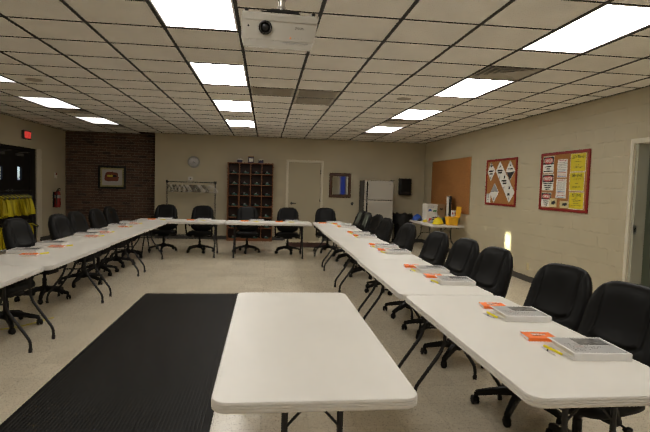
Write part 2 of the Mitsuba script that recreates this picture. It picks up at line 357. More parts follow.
# ------------------------------------------------------------------ folding tables
def table_kit(L, W):
    top = loft_rrect(W, L, .065, [(.022, .692), (.008, .694), (.002, .699), (0, .707), (0, .711), (.004, .7125), (.004, .7135), (0, .715), (0, .723), (.004, .7245), (.004, .7255), (0, .727), (0, .732), (.003, .738), (.008, .740)], 8)
    parts = [('top', P(top, 'm_top', 35))]
    for s in (-1, 1):
        y = s*(L/2-.19)
        for q in (-1, 1):
            pts = fillet([(q*.115, y, .69), (q*.115, y, .40), (q*(W/2-.055), y, .10), (q*(W/2-.055), y, .012)], .09, 6)
            parts.append(('leg', P(cat([tube(pts, .0135, 8), lathe([(0, 0), (.017, 0), (.017, .03), (0, .03)], 10, (q*(W/2-.055), y, 0))]), 'm_leg', 50)))
        parts.append(('cross_bar', P(cat([tube([(-.30, y, .683), (.30, y, .683)], .0125, 8), tube([(-.115, y, .43), (.115, y, .43)], .009, 6)]), 'm_leg', 50)))
        b = cat([tube([(0, y, .668), (q*.112, y, .545)], .006, 6) for q in (-1, 1)] + [tube([(0, y, .662), (0, y-s*.20, .60), (0, y-s*.46, .672)], .007, 6), tube([(.013*math.cos(a), y+s*.004, .672+.016*math.sin(a)) for a in np.linspace(0, 2*PI, 13)], .0035, 6, False)])
        parts.append(('brace', P(b, 'm_leg', 50)))
    return parts
KIT = table_kit(1.819, .762); KITW = table_kit(1.88, .80)
def table(kit, x, y, rz, label, group=None):
    t = thing('folding_table', label, 'table', group)
    for n, s in kit: put(n, s, t, TR(x, y, 0, rz))
    return t
table(KITW, .212, 2.728, 0, 'bare white folding table standing alone in front of the black mat')
RX, LX, FY = 1.421, -2.345, 10.655
for i in range(5): table(KIT, RX+(.008, -.014, .006, -.006, .004)[i], 1.757+.9145+1.829*i, 0, f'white folding table in the right-hand row, {rank(i)}', 'folding tables of the right-hand row')
for i in range(4): table(KIT, LX+(-.015, .020, 0, .008)[i], 2.925+.9145+1.829*i, 0, f'white folding table in the left-hand row, {rank(i)}', 'folding tables of the left-hand row')
for i, x in enumerate((-1.752, .079)): table(KIT, x, FY, 90, f'white folding table in the cross row along the back, {("left" if i == 0 else "right")} one', 'folding tables of the cross row')
table(KIT, 4.09, 11.52, 0, 'white folding table against the right wall holding boxes and hard hats')

# ------------------------------------------------------------------ office chairs (face -y; the back stands at +y)
def cushion(outline, nr, front, back, nose=.5):
    """closed pad: outline (k,2) about 0; front(x,y) and back(x,y) heights for the full disc, eased to 0 at the rim"""
    k = len(outline); rs = np.sin(np.linspace(0, PI/2, nr+1))[1:]
    xy = np.vstack([[[0, 0]]] + [outline*r for r in rs]); rr = np.concatenate([[0]] + [np.full(k, r) for r in rs])
    ease = np.sqrt(np.maximum(0, 1-rr**6))
    a = np.c_[xy, front(xy[:, 0], xy[:, 1])*ease]; b = np.c_[xy, -back(xy[:, 0], xy[:, 1])*ease]
    n = len(xy); f = []
    def ringf(off, flip):
        for j in range(k):
            q = [[off, off+1+j, off+1+(j+1) % k]]
            for i in range(nr-1):
                p0, p1 = off+1+i*k+j, off+1+i*k+(j+1) % k; q += [[p0, p0+k, p1+k], [p0, p1+k, p1]]
            f.extend([t[::-1] if flip else t for t in q])
    ringf(0, False); ringf(n, True)
    m = trimesh.Trimesh(np.vstack([a, b]), f, process=False); m.merge_vertices(digits_vertex=6); return m
def sup(w, h, e, k, top=None):
    a = np.arange(k)*2*PI/k; c, s = np.cos(a), np.sin(a)
    x = w/2*np.sign(c)*np.abs(c)**(2/e); y = h/2*np.sign(s)*np.abs(s)**(2/e)
    if top is not None: x = x*(1+(top-1)*np.clip(y/h+.5, 0, 1)**1.5)
    return np.c_[x, y]
def groove(d, w, depth): return -depth*np.exp(-(d/w)**2)
def back_front(x, y):
    z = .050 + .020*np.exp(-((y+.13)/.09)**2) + .016*np.exp(-((np.abs(x)-.225)/.05)**2) - .012*np.exp(-(x/.13)**2)*np.exp(-((y-.12)/.15)**2)
    ux = .155; U = np.where(y > -.02, np.abs(np.abs(x)-ux), 1e3)                     # the seams: two uprights joined by a sagging curve
    curve = -.045 - .055*np.sqrt(np.maximum(0, 1-(x/ux)**2)); d2 = np.where(np.abs(x) < ux+.01, np.abs(y-curve), 1e3)
    side = np.where(np.abs(x) > ux-.005, np.abs(y-(-.045+.35*(np.abs(x)-ux))), 1e3)
    low = np.where(y < curve, np.abs(np.abs(x)-.075-.06*(-.1-y)), 1e3)
    return z + groove(np.minimum.reduce([U, d2, side]), .011, .022) + groove(low, .010, .012)
back_m = cushion(sup(.54, .60, 3.7, 72, .86), 26, back_front, lambda x, y: .038+.012*np.exp(-(x/.2)**2-(y/.2)**2))
TILT = 17
def stand(m):      # pad in the xy plane -> standing, front toward -y, leaning back
    m = moved(m, rx=90); m = moved(m, rx=-TILT); m.apply_translation((0, .315, .735)); return m
back_m = stand(back_m)
seat_m = cushion(sup(.53, .47, 4.0, 56), 14, lambda x, y: .055+.014*np.exp(-((np.abs(x)-.2)/.05)**2)+groove(np.abs(np.abs(x)-.15), .010, .012)+.02*np.exp(-((y+.2)/.08)**2), lambda x, y: .03+0*x)
seat_m.apply_translation((0, .03, .405))
shell = moved(cushion(sup(.46, .50, 3.7, 40, .88), 6, lambda x, y: .01+0*x, lambda x, y: .020+0*x)); shell = stand(shell); shell.apply_translation((0, .045, -.005))
def star_leg(a):
    c, s = math.cos(a), math.sin(a)
    v, rings = [], []
    for t in np.linspace(0, 1, 7):
        r = .03+.27*t; z = .135-.055*t**1.6; w = .030-.010*t; h = .026-.008*t
        for dx, dz in ((-1, -1), (1, -1), (1, .3), (.6, 1), (-.6, 1), (-1, .3)): v.append((r*c-dx*w*s, r*s+dx*w*c, z+dz*h))
    f = []
    for i in range(6):
        for j in range(6):
            p, q = i*6+j, i*6+(j+1) % 6; f += [[p, q, q+6], [p, q+6, p+6]]
    f += [[0, j+1, j] for j in range(1, 5)] + [[36, 36+j, 36+j+1] for j in range(1, 5)]
    return trimesh.Trimesh(v, f, process=False)
def caster(a):
    c, s = math.cos(a), math.sin(a); x, y = .30*c, .30*s
    w = [moved(lathe([(0, -.011), (.020, -.011), (.027, -.006), (.027, .006), (.020, .011), (0, .011)], 14), q*.016, 0, .0275, ry=90) for q in (-1, 1)]
    m = cat(w + [rbox(.05, .05, .03, .012, 2)]); m.vertices[-len(rbox(.05, .05, .03, .012, 2).vertices):] += (0, 0, .045)
    m = moved(m, rz=math.degrees(a)+25); m.apply_translation((x, y, 0)); return cat([m, tube([(x, y, .04), (x, y, .085)], .008, 6)])
CH_PARTS = []
for i in range(5):
    a = 2*PI*i/5+.35
    CH_PARTS.append(('base_leg', P(star_leg(a), 'm_plastic', 40))); CH_PARTS.append(('caster', P(caster(a), 'm_plastic', 40)))
CH_PARTS.append(('hub', P(lathe([(0, .085), (.045, .09), (.05, .12), (.045, .165), (.03, .175), (0, .175)], 18), 'm_plastic', 40)))
CH_PARTS.append(('gas_column', P(lathe([(0, .17), (.026, .17), (.026, .27), (.018, .27), (.018, .36), (0, .36)], 14), 'm_plastic', 40)))
CH_PARTS.append(('seat_plate', P(cat([moved(rbox(.22, .30, .045, .015, 2), 0, .02, .355), tube(fillet([(.10, .02, .35), (.22, .02, .345), (.27, .02, .335)], .03), .006, 6), moved(rbox(.03, .05, .018, .006, 2), .28, .02, .333)]), 'm_plastic', 40)))
CH_PARTS.append(('seat', P(seat_m, 'm_leather', True))); CH_PARTS.append(('backrest', P(back_m, 'm_leather', True)))
CH_PARTS.append(('back_shell', P(shell, 'm_plastic', True)))
CH_PARTS.append(('back_bar', P(tube(fillet([(0, .08, .345), (0, .30, .345), (0, .33, .42), (0, .375, .58)], .08), .024, 8), 'm_plastic', 40)))
for s in (-1, 1):
    pts = fillet([(s*.17, -.02, .35), (s*.275, -.03, .36), (s*.282, -.15, .57), (s*.282, -.13, .635), (s*.282, .10, .635), (s*.275, .245, .56)], .10, 6)
    CH_PARTS.append(('armrest', P(cat([tube(pts, .017, 8), moved(rbox(.05, .25, .030, .014, 3), s*.282, -.01, .650)]), 'm_plastic', 45)))
FEET = []
for tx, ty, a in [(RX, 1.757+.9145+1.829*i, 0) for i in range(5)]+[(LX, 2.925+.9145+1.829*i, 0) for i in range(4)]+[(-1.752, FY, 90), (.079, FY, 90)]:
    for u in (-1, 1):
        for v in (-1, 1):
            for w in (0, .5, 1):
                p = (u*(.326-.10*w), v*.72); FEET.append((tx+p[0], ty+p[1]) if a == 0 else (tx-p[1], ty+p[0]))
FEET = np.array(FEET)
def swivel(x, y):
    best = (0, -1)
    for a in np.arange(0, 72, 3.0):
        d = 9.0
        for i in range(5):
            q = math.radians(a+72*i)+.35; c = np.array([math.cos(q), math.sin(q)]); r = FEET-np.array([x, y]); t_ = np.clip(r@c, 0, .32); d = min(d, np.linalg.norm(r-t_[:, None]*c, axis=1).min())
        if d > best[1]: best = (a, d)
    return best[0]
def chair(x, y, rz, label, group):
    t = thing('office_chair', label, 'chair', group); sw = swivel(x, y)
    for n, s in CH_PARTS:
        if n == 'base_leg': leg = put(n, s, t, TR(x, y, 0, sw))
        else: put(n, s, leg if n == 'caster' else t, TR(x, y, 0, sw if n == 'caster' else rz))
RC = [(2.53, -74), (3.21, -72), (4.26, -79), (5.03, -80), (5.82, -79), (7.16, -79), (8.38, -79), (9.42, -80), (10.10, -80), (10.84, -80)]
for i, (y, a) in enumerate(RC): chair((1.78, 1.81, 1.77, 1.80, 1.77, 1.78, 1.75, 1.83, 1.76, 1.79)[i], y, a, f'black leather office chair beside the right-hand tables, {rank(i)}', 'chairs along the right-hand tables')
LC = [(5.35, 80), (6.62, 80), (7.62, 81), (8.41, 82), (9.25, 83), (10.24, 84)]
for i, (y, a) in enumerate(LC): chair((-2.62, -2.78, -2.66, -2.70, -2.66, -2.72)[i], y, a, f'black leather office chair beside the left-hand tables, {rank(i)}', 'chairs along the left-hand tables')
for i, (x, y, a) in enumerate(((-2.24, 11.32, 3), (-1.44, 11.22, -3), (-.40, 11.26, 2), (.515, 11.22, -2), (1.46, 11.46, 3))):
    nm = ['leftmost', 'second from the left', 'middle', 'fourth from the left', 'rightmost'][i]
    chair(x, y, a, f'black leather office chair facing the camera behind the cross tables, {nm}', 'chairs behind the cross tables')

# ------------------------------------------------------------------ floor mat with lengthwise ribs, rolled rim
t = thing('floor_mat', 'long black ribbed rubber mat lying on the floor beside the front table', 'mat')
xs = [-1.610, -1.600, -1.575, -.345, -.32, -.315]; zs = [0, .006, .0075, .0075, .005, 0]
v, f = [], []
for r, y in enumerate((2.2, 4.5, 6.93, 6.95)):
    for x, z in zip(xs, zs): v.append((x, y, z if r < 3 else .001))
k = len(xs)
for r in range(3):
    for i in range(k-1): a = r*k+i; f += [[a, a+1, a+k+1], [a, a+k+1, a+k]]
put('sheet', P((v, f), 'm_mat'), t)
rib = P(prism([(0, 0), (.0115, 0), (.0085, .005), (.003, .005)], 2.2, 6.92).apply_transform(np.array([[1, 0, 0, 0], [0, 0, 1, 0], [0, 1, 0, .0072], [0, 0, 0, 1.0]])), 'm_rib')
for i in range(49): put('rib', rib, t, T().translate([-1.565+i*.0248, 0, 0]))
tagged('extension_cord', P(tube(fillet([(-3.9, 5.0, .006), (-3.2, 5.25, .006), (-2.75, 5.20, .006), (-2.5, 5.32, .006), (-2.3, 5.7, .006)], .3, 8), .0055, 6), 'm_cyel', 40), 'yellow cord on the floor under the left-hand tables', 'cord')

# ------------------------------------------------------------------ binders, orange books, highlighters, pens
BW_, BD, BT = .290, .262, .036          # spine length, depth, thickness: the spine faces -y
b_spine = P(moved(rbox(BW_, .005, BT, .002, 2), 0, -BD/2, BT/2), 'm_vinyl', 40)
b_cov = lambda z: P(moved(rbox(BW_, BD, .0032, .0015, 2), 0, 0, z), 'm_vinyl', 40)
b_bot, b_top = b_cov(.0016), b_cov(BT-.0016)
b_page = P(cbox(-BW_/2+.024, BW_/2-.014, -BD/2+.03, BD/2-.012, .0035, BT-.006, .001), 'm_paper')
b_ring = P(cat([tube([(x, -BD/2+.03+.014*math.cos(a), .019+.014*math.sin(a)) for a in np.linspace(0, 2*PI, 13)], .0016, 5, False) for x in (-.108, 0, .108)] + [cbox(-.12, .12, -BD/2+.02, -BD/2+.04, .0034, .006)]), 'm_steel', 40)
sheet_v = np.array([[-BW_/2+.012, -BD/2+.012, BT+.0006], [BW_/2-.012, -BD/2+.012, BT+.0006], [BW_/2-.012, BD/2-.012, BT+.0006], [-BW_/2+.012, BD/2-.012, BT+.0006]])
b_sheet = P(trimesh.Trimesh(sheet_v, [[0, 1, 2], [0, 2, 3]], process=False), 'm_cover', False, uv=np.array([[0, 0], [1, 0], [1, 1], [0, 1]]))
def binder(x, y, rz, label, group):
    t = thing('ring_binder', label, 'binder', group); at = TR(x, y, .7405, rz)
    put('spine', b_spine, t, at); put('back_cover', b_bot, t, at); fc = put('front_cover', b_top, t, at); put('pages', b_page, t, at); put('rings', b_ring, t, at); put('cover_sheet', b_sheet, fc, at)
o_cov = P(cat([cbox(-.08, .08, -.058, .058, .0158, .0175, .0007), cbox(-.08, .08, -.058, .058, 0, .0017, .0007), cbox(-.08, .08, -.058, -.0565, 0, .0175, .0006)]), 'm_orange')
o_pg = P(cbox(-.079, .079, -.056, .0565, .0018, .0157, .0004), 'm_paper')
o_badge = P(cat([moved(cbox(-.022, .022, -.011, .011, .0174, .0180, .0002), -.012, .016, 0), moved(cbox(-.012, .012, -.006, .006, .0174, .0180, .0002), .025, .005, 0)]), 'm_white')
o_print = P(cat([moved(cbox(-.020, .020, -.002, .002, .0176, .0184, .0002), -.014, .018+.0001, 0), moved(cbox(-.025, .025, -.004, .004, .0174, .0180, .0002), -.015, -.012, 0), moved(cbox(-.018, .018, -.003, .003, .0174, .0180, .0002), .03, .022, 0)]), 'm_ink')
def obook(x, y, rz, label, group):
    t = thing('orange_book', label, 'book', group); at = TR(x, y, .7402, rz)
    oc = put('cover', o_cov, t, at); put('pages', o_pg, t, at); put('badge', o_badge, oc, at); put('print', o_print, oc, at)
h_body = P(tube([(0, -.062, .0065), (0, .035, .0065), (0, .036, .0065)], .0065, 8), 'm_yellow', 50); h_cap = P(tube([(0, .030, .0066), (0, .066, .0066), (0, .068, .0066)], [.0074, .0074, .005], 8), 'm_yellow', 50)
p_body = P(tube([(0, -.060, .0045), (0, .06, .0045)], .004, 8), 'm_white', 50); p_tip = P(tube([(0, -.074, .0045), (0, -.06, .0045)], [.001, .004], 8), 'm_steel', 50); p_grip = P(tube([(0, -.012, .0045), (0, .004, .0045)], .0045, 8), 'm_ink', 50)
def pens(x, y, rz, label, group, x2, y2, rz2, small):
    t = thing('highlighter', 'yellow highlighter '+label, 'highlighter', 'yellow highlighters '+group); at = TR(x, y, .7403, rz); put('barrel', h_body, t, at); put('cap', h_cap, t, at)
    if not small:
        t = thing('pen', 'white pen '+label, 'pen', 'white pens '+group); at = TR(x2, y2, .7403, rz2); put('barrel', p_body, t, at); put('tip', p_tip, t, at); put('grip', p_grip, t, at)
RB = [2.28, 2.96, 4.07, 4.64, 5.94, 6.50, 7.76, 8.33, 9.58, 10.20]
rnd = random.Random(11)
for i, y in enumerate(RB):
    j = lambda s: rnd.uniform(-s, s)
    bx = 1.635+j(.012); a = -4+j(3); w = rank(i)
    g = 'on the right-hand tables'
    binder(bx, y, a, f'white ring binder with printed cover on the right-hand tables, {w}', 'white binders '+g)
    obook(bx-.105+j(.01)+(.04 if i == 1 else -.03 if i == 0 else 0), y+.262+j(.012)-(.03 if i == 0 else 0), -6+j(5), f'small thick orange book on the right-hand table row, {w}', 'orange books '+g)
    pens(bx-.172, y+.02, 6+j(5), f'beside a binder on the right-hand tables, {w}', g, bx-.20, y+.02, 2+j(7), i > 5)
LB = [5.62, 6.28, 7.42, 7.98, 9.02, 9.72]
for i, y in enumerate(LB):
    j = lambda s: rnd.uniform(-s, s)
    bx = -2.545+j(.012); a = 4+j(3); w = rank(i); g = 'on the left-hand tables'
    binder(bx, y, a, f'white ring binder with printed cover on the left-hand tables, {w}', 'white binders '+g)
    obook(bx+.14+j(.01), y-.225, 186+j(5), f'small thick orange book on the left-hand table row, {w}', 'orange books '+g)
    pens(bx+.215, y-.11, -25+j(6), f'beside a binder on the left-hand tables, {w}', g, bx+.25, y-.10, -35, True)
FB = [(-2.12, -2.38), (-1.30, -1.58), (-.18, -.44), (.58, .30), (1.50, 1.235)]
for i, (x, xb) in enumerate(FB):
    g = 'on the cross tables'; w = ['leftmost', 'second from left', 'middle', 'fourth from left', 'rightmost'][i]
    binder(x, 10.86 if i < 4 else 10.72, 8, f'white ring binder on the cross tables along the back, {w}', 'white binders '+g)
    obook(xb, 10.78 if i < 4 else 10.66, 5, f'small orange book on the cross tables along the back, {w}', 'orange books '+g)
    pens(x-.02, 10.70 if i < 4 else 10.55, 70, f'in front of a white binder on the cross tables, {w}', g, 0, 0, 0, True)

# ------------------------------------------------------------------ projector on its ceiling pole (front toward the camera)
t = thing('projector', 'white ceiling-mounted projector hanging upside down from a pole', 'projector')
at = T().translate([.048, 2.42, 2.275]).rotate([0, 0, 1], 0).rotate([0, 1, 0], 1.0).rotate([1, 0, 0], 15)
prof = [(-.182, 0), (-.175, -.10), (-.14, -.125)]
body = prism([(-.178, .078), (.186, .078), (.168, -.045), (.152, -.082), (-.168, -.082), (-.180, -.040)], 0, .27)   # front outline, extruded to the rear
body = moved(body, rx=90); body.apply_translation((0, .27, 0))
put('body', P(body, 'm_proj'), t, at)
put('front_lip', P(cat([cbox(-.174, .178, -.004, .002, .040, .072, .003), cbox(-.178, .164, -.003, .002, -.044, -.0425, .001)]), 'm_proj'), t, at)
put('lens_ring', P(moved(lathe([(.030, 0), (.032, .006), (.028, .008), (.026, .003), (.024, -.03), (0, -.03)], 28), -.067, -.004, .010, rx=90), 'm_black', 40), t, at)
put('lens', P(moved(lathe([(0, .004), (.012, .002), (.024, -.004), (0, -.006)], 24), -.067, -.006, .010, rx=90), 'm_black', True), t, at)
put('sensor', P(moved(lathe([(0, 0), (.0045, 0), (.0045, .003), (0, .003)], 12), -.147, .001, .013, rx=90), 'm_black'), t, at)
ledm = moved(lathe([(0, 0), (.0035, 0), (.0035, .002), (0, .002)], 12), .054, 0, -.028, rx=90)
put('status_light', {**P(ledm, 'm_orange'), 'emitter': {'type': 'area', 'radiance': rgb(.9, .25, .06)}}, t, at, label='small glowing orange lamp')
for i in range(3): put('indicator', P(moved(lathe([(0, 0), (.0022, 0), (.0022, .002), (0, .002)], 10), .076+.016*i, .0, -.029, rx=90), 'm_grey'), t, at)
put('maker_mark', P(moved(text_mesh('EPSON', .009, .0006), .073, -.0005, .013, rx=90), 'm_ink'), t, at)
put('air_slot', P(cat([box(.018, .140, -.0012, .002, -.052, -.049)]+[box(.02+.03*i, .045+.03*i, -.0012, .002, -.057, -.056) for i in range(4)]), 'm_grey'), t, at)
for x in (-.158, .160): put('foot', P(moved(lathe([(0, 0), (.010, 0), (.010, .012), (.006, .014), (0, .014)], 12), x, .03, .078), 'm_black'), t, at)
put('mount_plate', P(cat([cbox(-.09, .10, .06, .18, .080, .088, .002), cbox(-.05, .09, .03, .05, .079, .094, .002), tube([(-.06, .05, .088), (-.03, .12, .10), (.01, .12, .10)], .006, 6), tube([(.08, .05, .088), (.05, .12, .10), (.01, .12, .10)], .006, 6)]), 'm_black'), t, at)
put('pole', P(tube([(.06, 2.55, 2.36), (.06, 2.55, 2.85)], .016, 14), 'm_steel', 50), t)
put('cable_ring', P(cat([lathe([(.016, 0), (.020, .002), (.020, .012), (.016, .014)], 14, (.06, 2.55, z)) for z in (2.42, 2.46, 2.50)]), 'm_proj', 40), t)

# ------------------------------------------------------------------ back wall: door, clock, plate, mirror, switch, dispenser
d = structure('door_1', P(cbox(.635, 1.515, YB+.008, YB+.05, .008, 2.175, .003), 'm_leaf'))
put('frame', P(cat([cbox(.555, .625, YB-.022, YB+.08, 0, 2.245, .004), cbox(1.525, 1.595, YB-.022, YB+.08, 0, 2.245, .004), cbox(.555, 1.595, YB-.022, YB+.08, 2.185, 2.25, .004)]), 'm_trim'), d)
put('stop', P(cat([box(.60, 1.55, YB+.06, YB+.2, 2.16, 2.2), box(.60, .65, YB+.06, YB+.2, 0, 2.2), box(1.5, 1.55, YB+.06, YB+.2, 0, 2.2)]), 'm_dgrey'), d)
put('handle', P(cat([moved(lathe([(0, 0), (.034, 0), (.034, .008), (.026, .014), (0, .014)], 20), .715, YB+.008, 1.045, rx=90), tube(fillet([(.715, YB-.002, 1.045), (.715, YB-.05, 1.045), (.84, YB-.055, 1.045)], .02), .013, 8)]), 'm_dgrey', 40), d)
for z in (.30, 1.15, 1.93): put('hinge', P(cat([tube([(1.520, YB-.004, z-.055), (1.520, YB-.004, z+.055)], .009, 8), box(1.505, 1.535, YB+.002, YB+.009, z-.05, z+.05)]), 'm_dgrey', 40), d)
t = thing('door_mat', 'dark maroon door mat on the floor before the back door', 'mat')
put('pile', P(moved(loft_rrect(1.10, .95, .03, [(0, .001), (0, .012), (.01, .014)]), 1.13, 12.75, 0), 'm_maroon'), t); put('rim', P(moved(loft_rrect(1.16, 1.01, .03, [(0, .0005), (0, .004), (.01, .006)]), 1.13, 12.75, 0), 'm_black'), t)
cz_ = np.linspace(-1.9, -.2, 60); cv = [(XR-.06+.025*math.sin(q*38), q, z) for q in cz_ for z in (.25, 2.25)]; cb = [(x+.006, y, z) for x, y, z in cv]
t = thing('blue_curtain', 'blue curtain on the right wall seen in the small mirror', 'curtain')
put('cloth', P((cv+cb, [[2*i, 2*i+2, 2*i+3, 2*i+1] for i in range(59)]+[[120+2*i+1, 120+2*i+3, 120+2*i+2, 120+2*i] for i in range(59)]), 'm_bluecloth', True), t); put('curtain_rod', P(tube([(XR-.06, -2.05, 2.26), (XR-.06, -.05, 2.26)], .014, 8), 'm_steel', 40), t)
t = thing('wall_clock', 'round wall clock with dark rim above the coat hanger rack', 'clock')
cx, cz = -1.955, 2.10
put('rim', P(moved(lathe([(.125, 0), (.160, 0), (.165, .02), (.155, .042), (.140, .045), (.132, .03), (.125, .02)], 40), cx, YB, cz, rx=90), 'm_grey', 40), t)
put('face', P(moved(lathe([(0, .02), (.136, .02), (.136, .0), (0, 0)], 40), cx, YB, cz, rx=90), 'm_clockface'), t)
num = []
for h in range(12):
    a = PI/2-(h+1)*PI/6; tm = text_mesh(str(h+1), .020, .002); c = tm.bounds.mean(0); tm.apply_translation((-c[0], -c[1], 0))
    num.append(moved(tm, cx+.108*math.cos(a), YB-.020, cz+.108*math.sin(a), rx=90))
put('numerals', P(cat(num), 'm_ink'), t)
hand = lambda a, L, w: moved(moved(cbox(-w, w, -.02, L, .024, .026, .0005), rz=a), cx, YB, cz, rx=90)
put('hand', P(hand(135, .060, .005), 'm_ink'), t); put('hand', P(hand(228, .09, .0035), 'm_ink'), t)
put('glass', P(moved(lathe([(0, .034), (.09, .034), (.134, .032)], 32), cx, YB, cz, rx=90), 'm_crystal', True), t)
t = thing('wall_socket', 'small white wall plate above the coat hanger rack', 'wall plate')
put('plate', P(cbox(-2.105, -1.975, YB-.010, YB+.001, 1.60, 1.70, .004), 'm_white'), t); put('socket', P(moved(lathe([(0, 0), (.018, 0), (.018, .004), (0, .004)], 14), -2.035, YB-.009, 1.645, rx=90), 'm_dgrey'), t)
t = thing('wall_mirror', 'small mirror in a dark wooden frame between the door and the refrigerator', 'mirror')
mz0, mz1, mx0, mx1 = 1.235, 1.925, 1.765, 2.385
put('frame', P(cat([cbox(mx0, mx1, YB-.035, YB, mz0, mz0+.08, .012), cbox(mx0, mx1, YB-.035, YB, mz1-.08, mz1, .012), cbox(mx0, mx0+.08, YB-.035, YB, mz0, mz1, .012), cbox(mx1-.08, mx1, YB-.035, YB, mz0, mz1, .012)]), 'm_frame_wood'), t)
put('inner_bead', P(cat([cbox(mx0+.076, mx1-.076, YB-.028, YB, mz0+.076, mz0+.088, .003), cbox(mx0+.076, mx1-.076, YB-.028, YB, mz1-.088, mz1-.076, .003), cbox(mx0+.076, mx0+.088, YB-.028, YB, mz0+.076, mz1-.076, .003), cbox(mx1-.088, mx1-.076, YB-.028, YB, mz0+.076, mz1-.076, .003)]), 'm_bead'), t)
put('mirror_glass', P(box(mx0+.06, mx1-.06, YB-.02, YB-.015, mz0+.06, mz1-.06), 'm_mirror'), t)
tagged('light_switch', P(cat([cbox(2.40, 2.465, YB-.008, YB, 1.03, 1.11, .003), cbox(2.422, 2.443, YB-.018, YB-.006, 1.055, 1.085, .003)]), 'm_dgrey'), 'small dark switch on the back wall left of the refrigerator', 'switch')
t = thing('towel_dispenser', 'black paper towel dispenser on the back wall right of the refrigerator', 'dispenser')
put('cover', P(moved(rbox(.345, .20, .47, .035, 4), 3.925, YB-.101, 1.59), 'm_black', 40), t)
put('front_panel', P(moved(rbox(.27, .02, .34, .009, 2), 3.925, YB-.202, 1.62), 'm_plastic', 40), t); put('tray', P(moved(rbox(.30, .16, .03, .01, 2), 3.925, YB-.11, 1.365), 'm_plastic', 40), t)
# black bin with its liner
t = thing('trash_can', 'black trash can with a dark liner below the towel dispenser', 'trash can')
rv = [(0, .0), (.20, .0), (.205, .02), (.235, .80), (.225, .80), (.195, .03), (0, .03)]
put('can', P(lathe(rv, 32, (3.80, 13.38, 0)), 'm_black', 40), t)
lin = lathe([(.222, .70), (.226, .825), (.26, .845), (.285, .80), (.27, .58), (.25, .55)], 48, (0, 0, 0)); vv = lin.vertices; ang = np.arctan2(vv[:, 1], vv[:, 0]); vv[:, 2] += .02*np.sin(ang*7)+.012*np.sin(ang*13+1); lin.vertices = vv; lin.apply_translation((3.80, 13.38, 0))
put('liner', P(lin, 'm_seam', True), t)
# refrigerator
t = thing('refrigerator', 'top-freezer refrigerator with pale doors and a dark grey cabinet against the back wall', 'refrigerator')
put('cabinet', P(cbox(2.625, 3.415, 13.08, 13.76, .03, 1.735, .008), 'm_dgrey'), t)
put('freezer_door', P(moved(rbox(.79, .07, .515, .016, 3), 3.02, 13.035, 1.4725), 'm_fridge', 40), t); put('lower_door', P(moved(rbox(.79, .07, 1.105, .016, 3), 3.02, 13.035, .6515), 'm_fridge', 40), t)
for z0, z1 in ((1.24, 1.68), (.62, 1.18)): put('handle', P(cat([tube(fillet([(2.69, 13.0, z0), (2.69, 12.95, z0+.02), (2.69, 12.95, z1-.02), (2.69, 13.0, z1)], .03), .015, 8), box(2.675, 2.705, 12.995, 13.003, z0-.02, z1+.02)]), 'm_black', 40), t)
put('badge', P(box(3.29, 3.34, 12.9975, 13.001, 1.63, 1.645), 'm_grey'), t); put('hinge_cover', P(cbox(3.33, 3.42, 12.98, 13.07, 1.732, 1.75, .004), 'm_dgrey'), t); put('kick_plate', P(box(2.64, 3.40, 13.05, 13.1, .0, .10), 'm_black'), t)

# ------------------------------------------------------------------ bookcase of pigeonholes
bx0, bx1, by0, by1, bh = -1.025, .195, 13.45, 13.77, 2.115
t = thing('pigeonhole_cabinet', 'reddish wooden pigeonhole shelving unit against the back wall', 'shelf')
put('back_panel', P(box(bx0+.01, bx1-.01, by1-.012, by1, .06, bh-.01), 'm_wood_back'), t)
for x in (bx0, bx1-.022): put('side', P(cbox(x, x+.022, by0, by1, 0, bh, .002), 'm_wood'), t)
cw = (bx1-bx0-.022)/4
for i in range(1, 4): put('divider', P(cbox(bx0+cw*i, bx0+cw*i+.022, by0+.004, by1-.01, .07, bh-.02, .002), 'm_wood'), t)
zsh = [bh-.022-.292*i for i in range(8)]
put('top_board', P(cbox(bx0, bx1, by0, by1, bh-.022, bh, .002), 'm_wood'), t)
for z in zsh[1:]: put('shelf_board', P(cbox(bx0+.02, bx1-.02, by0+.002, by1-.01, z, z+.020, .002), 'm_wood'), t)
put('plinth', P(cbox(bx0+.02, bx1-.02, by0+.01, by0+.03, 0, .05, .002), 'm_wood'), t)
def crumple(w, d, h, seed):
    m = trimesh.creation.icosphere(subdivisions=2); r = np.random.default_rng(seed); v = m.vertices.copy()
    v *= 1+.16*np.sin(v[:, [1, 2, 0]]*5+r.uniform(0, 6, 3)); v *= (w/2, d/2, h/2); v[:, 2] = np.maximum(v[:, 2], -h*.35); v[:, 2] -= v[:, 2].min(); m.vertices = v; return m
kit = []
for q in range(3):
    kit.append((P(moved(crumple(.13, .11, .05, q), .015, 0, 0), 'm_teal', True), P(moved(crumple(.05, .06, .04, q+5), .0, -.03, .04), 'm_grey', True), P(moved(crumple(.07, .09, .065, q+9), -.070, .01, 0), 'm_black', True)))
rows_ = ['top', 'second', 'third', 'fourth', 'fifth', 'sixth', 'bottom']; cols_ = ['first', 'second', 'third', 'fourth']
for r in range(7):
    for c in range(4):
        k = thing('supply_bundle', f'small teal bundle in the {rows_[r]} row of pigeonholes, {cols_[c]} from the left', 'bundle', 'bundles in the pigeonholes')
        s = kit[(r*4+c*3) % 3]; at = T().translate([bx0+.011+cw*(c+.5)+rnd.uniform(-.012, .012), by0+.11, zsh[r+1]+.0215]).rotate([0, 0, 1], rnd.uniform(-15, 15))
        put('teal_pad', s[0], k, at); put('white_piece', s[1], k, at); put('dark_piece', s[2], k, at)
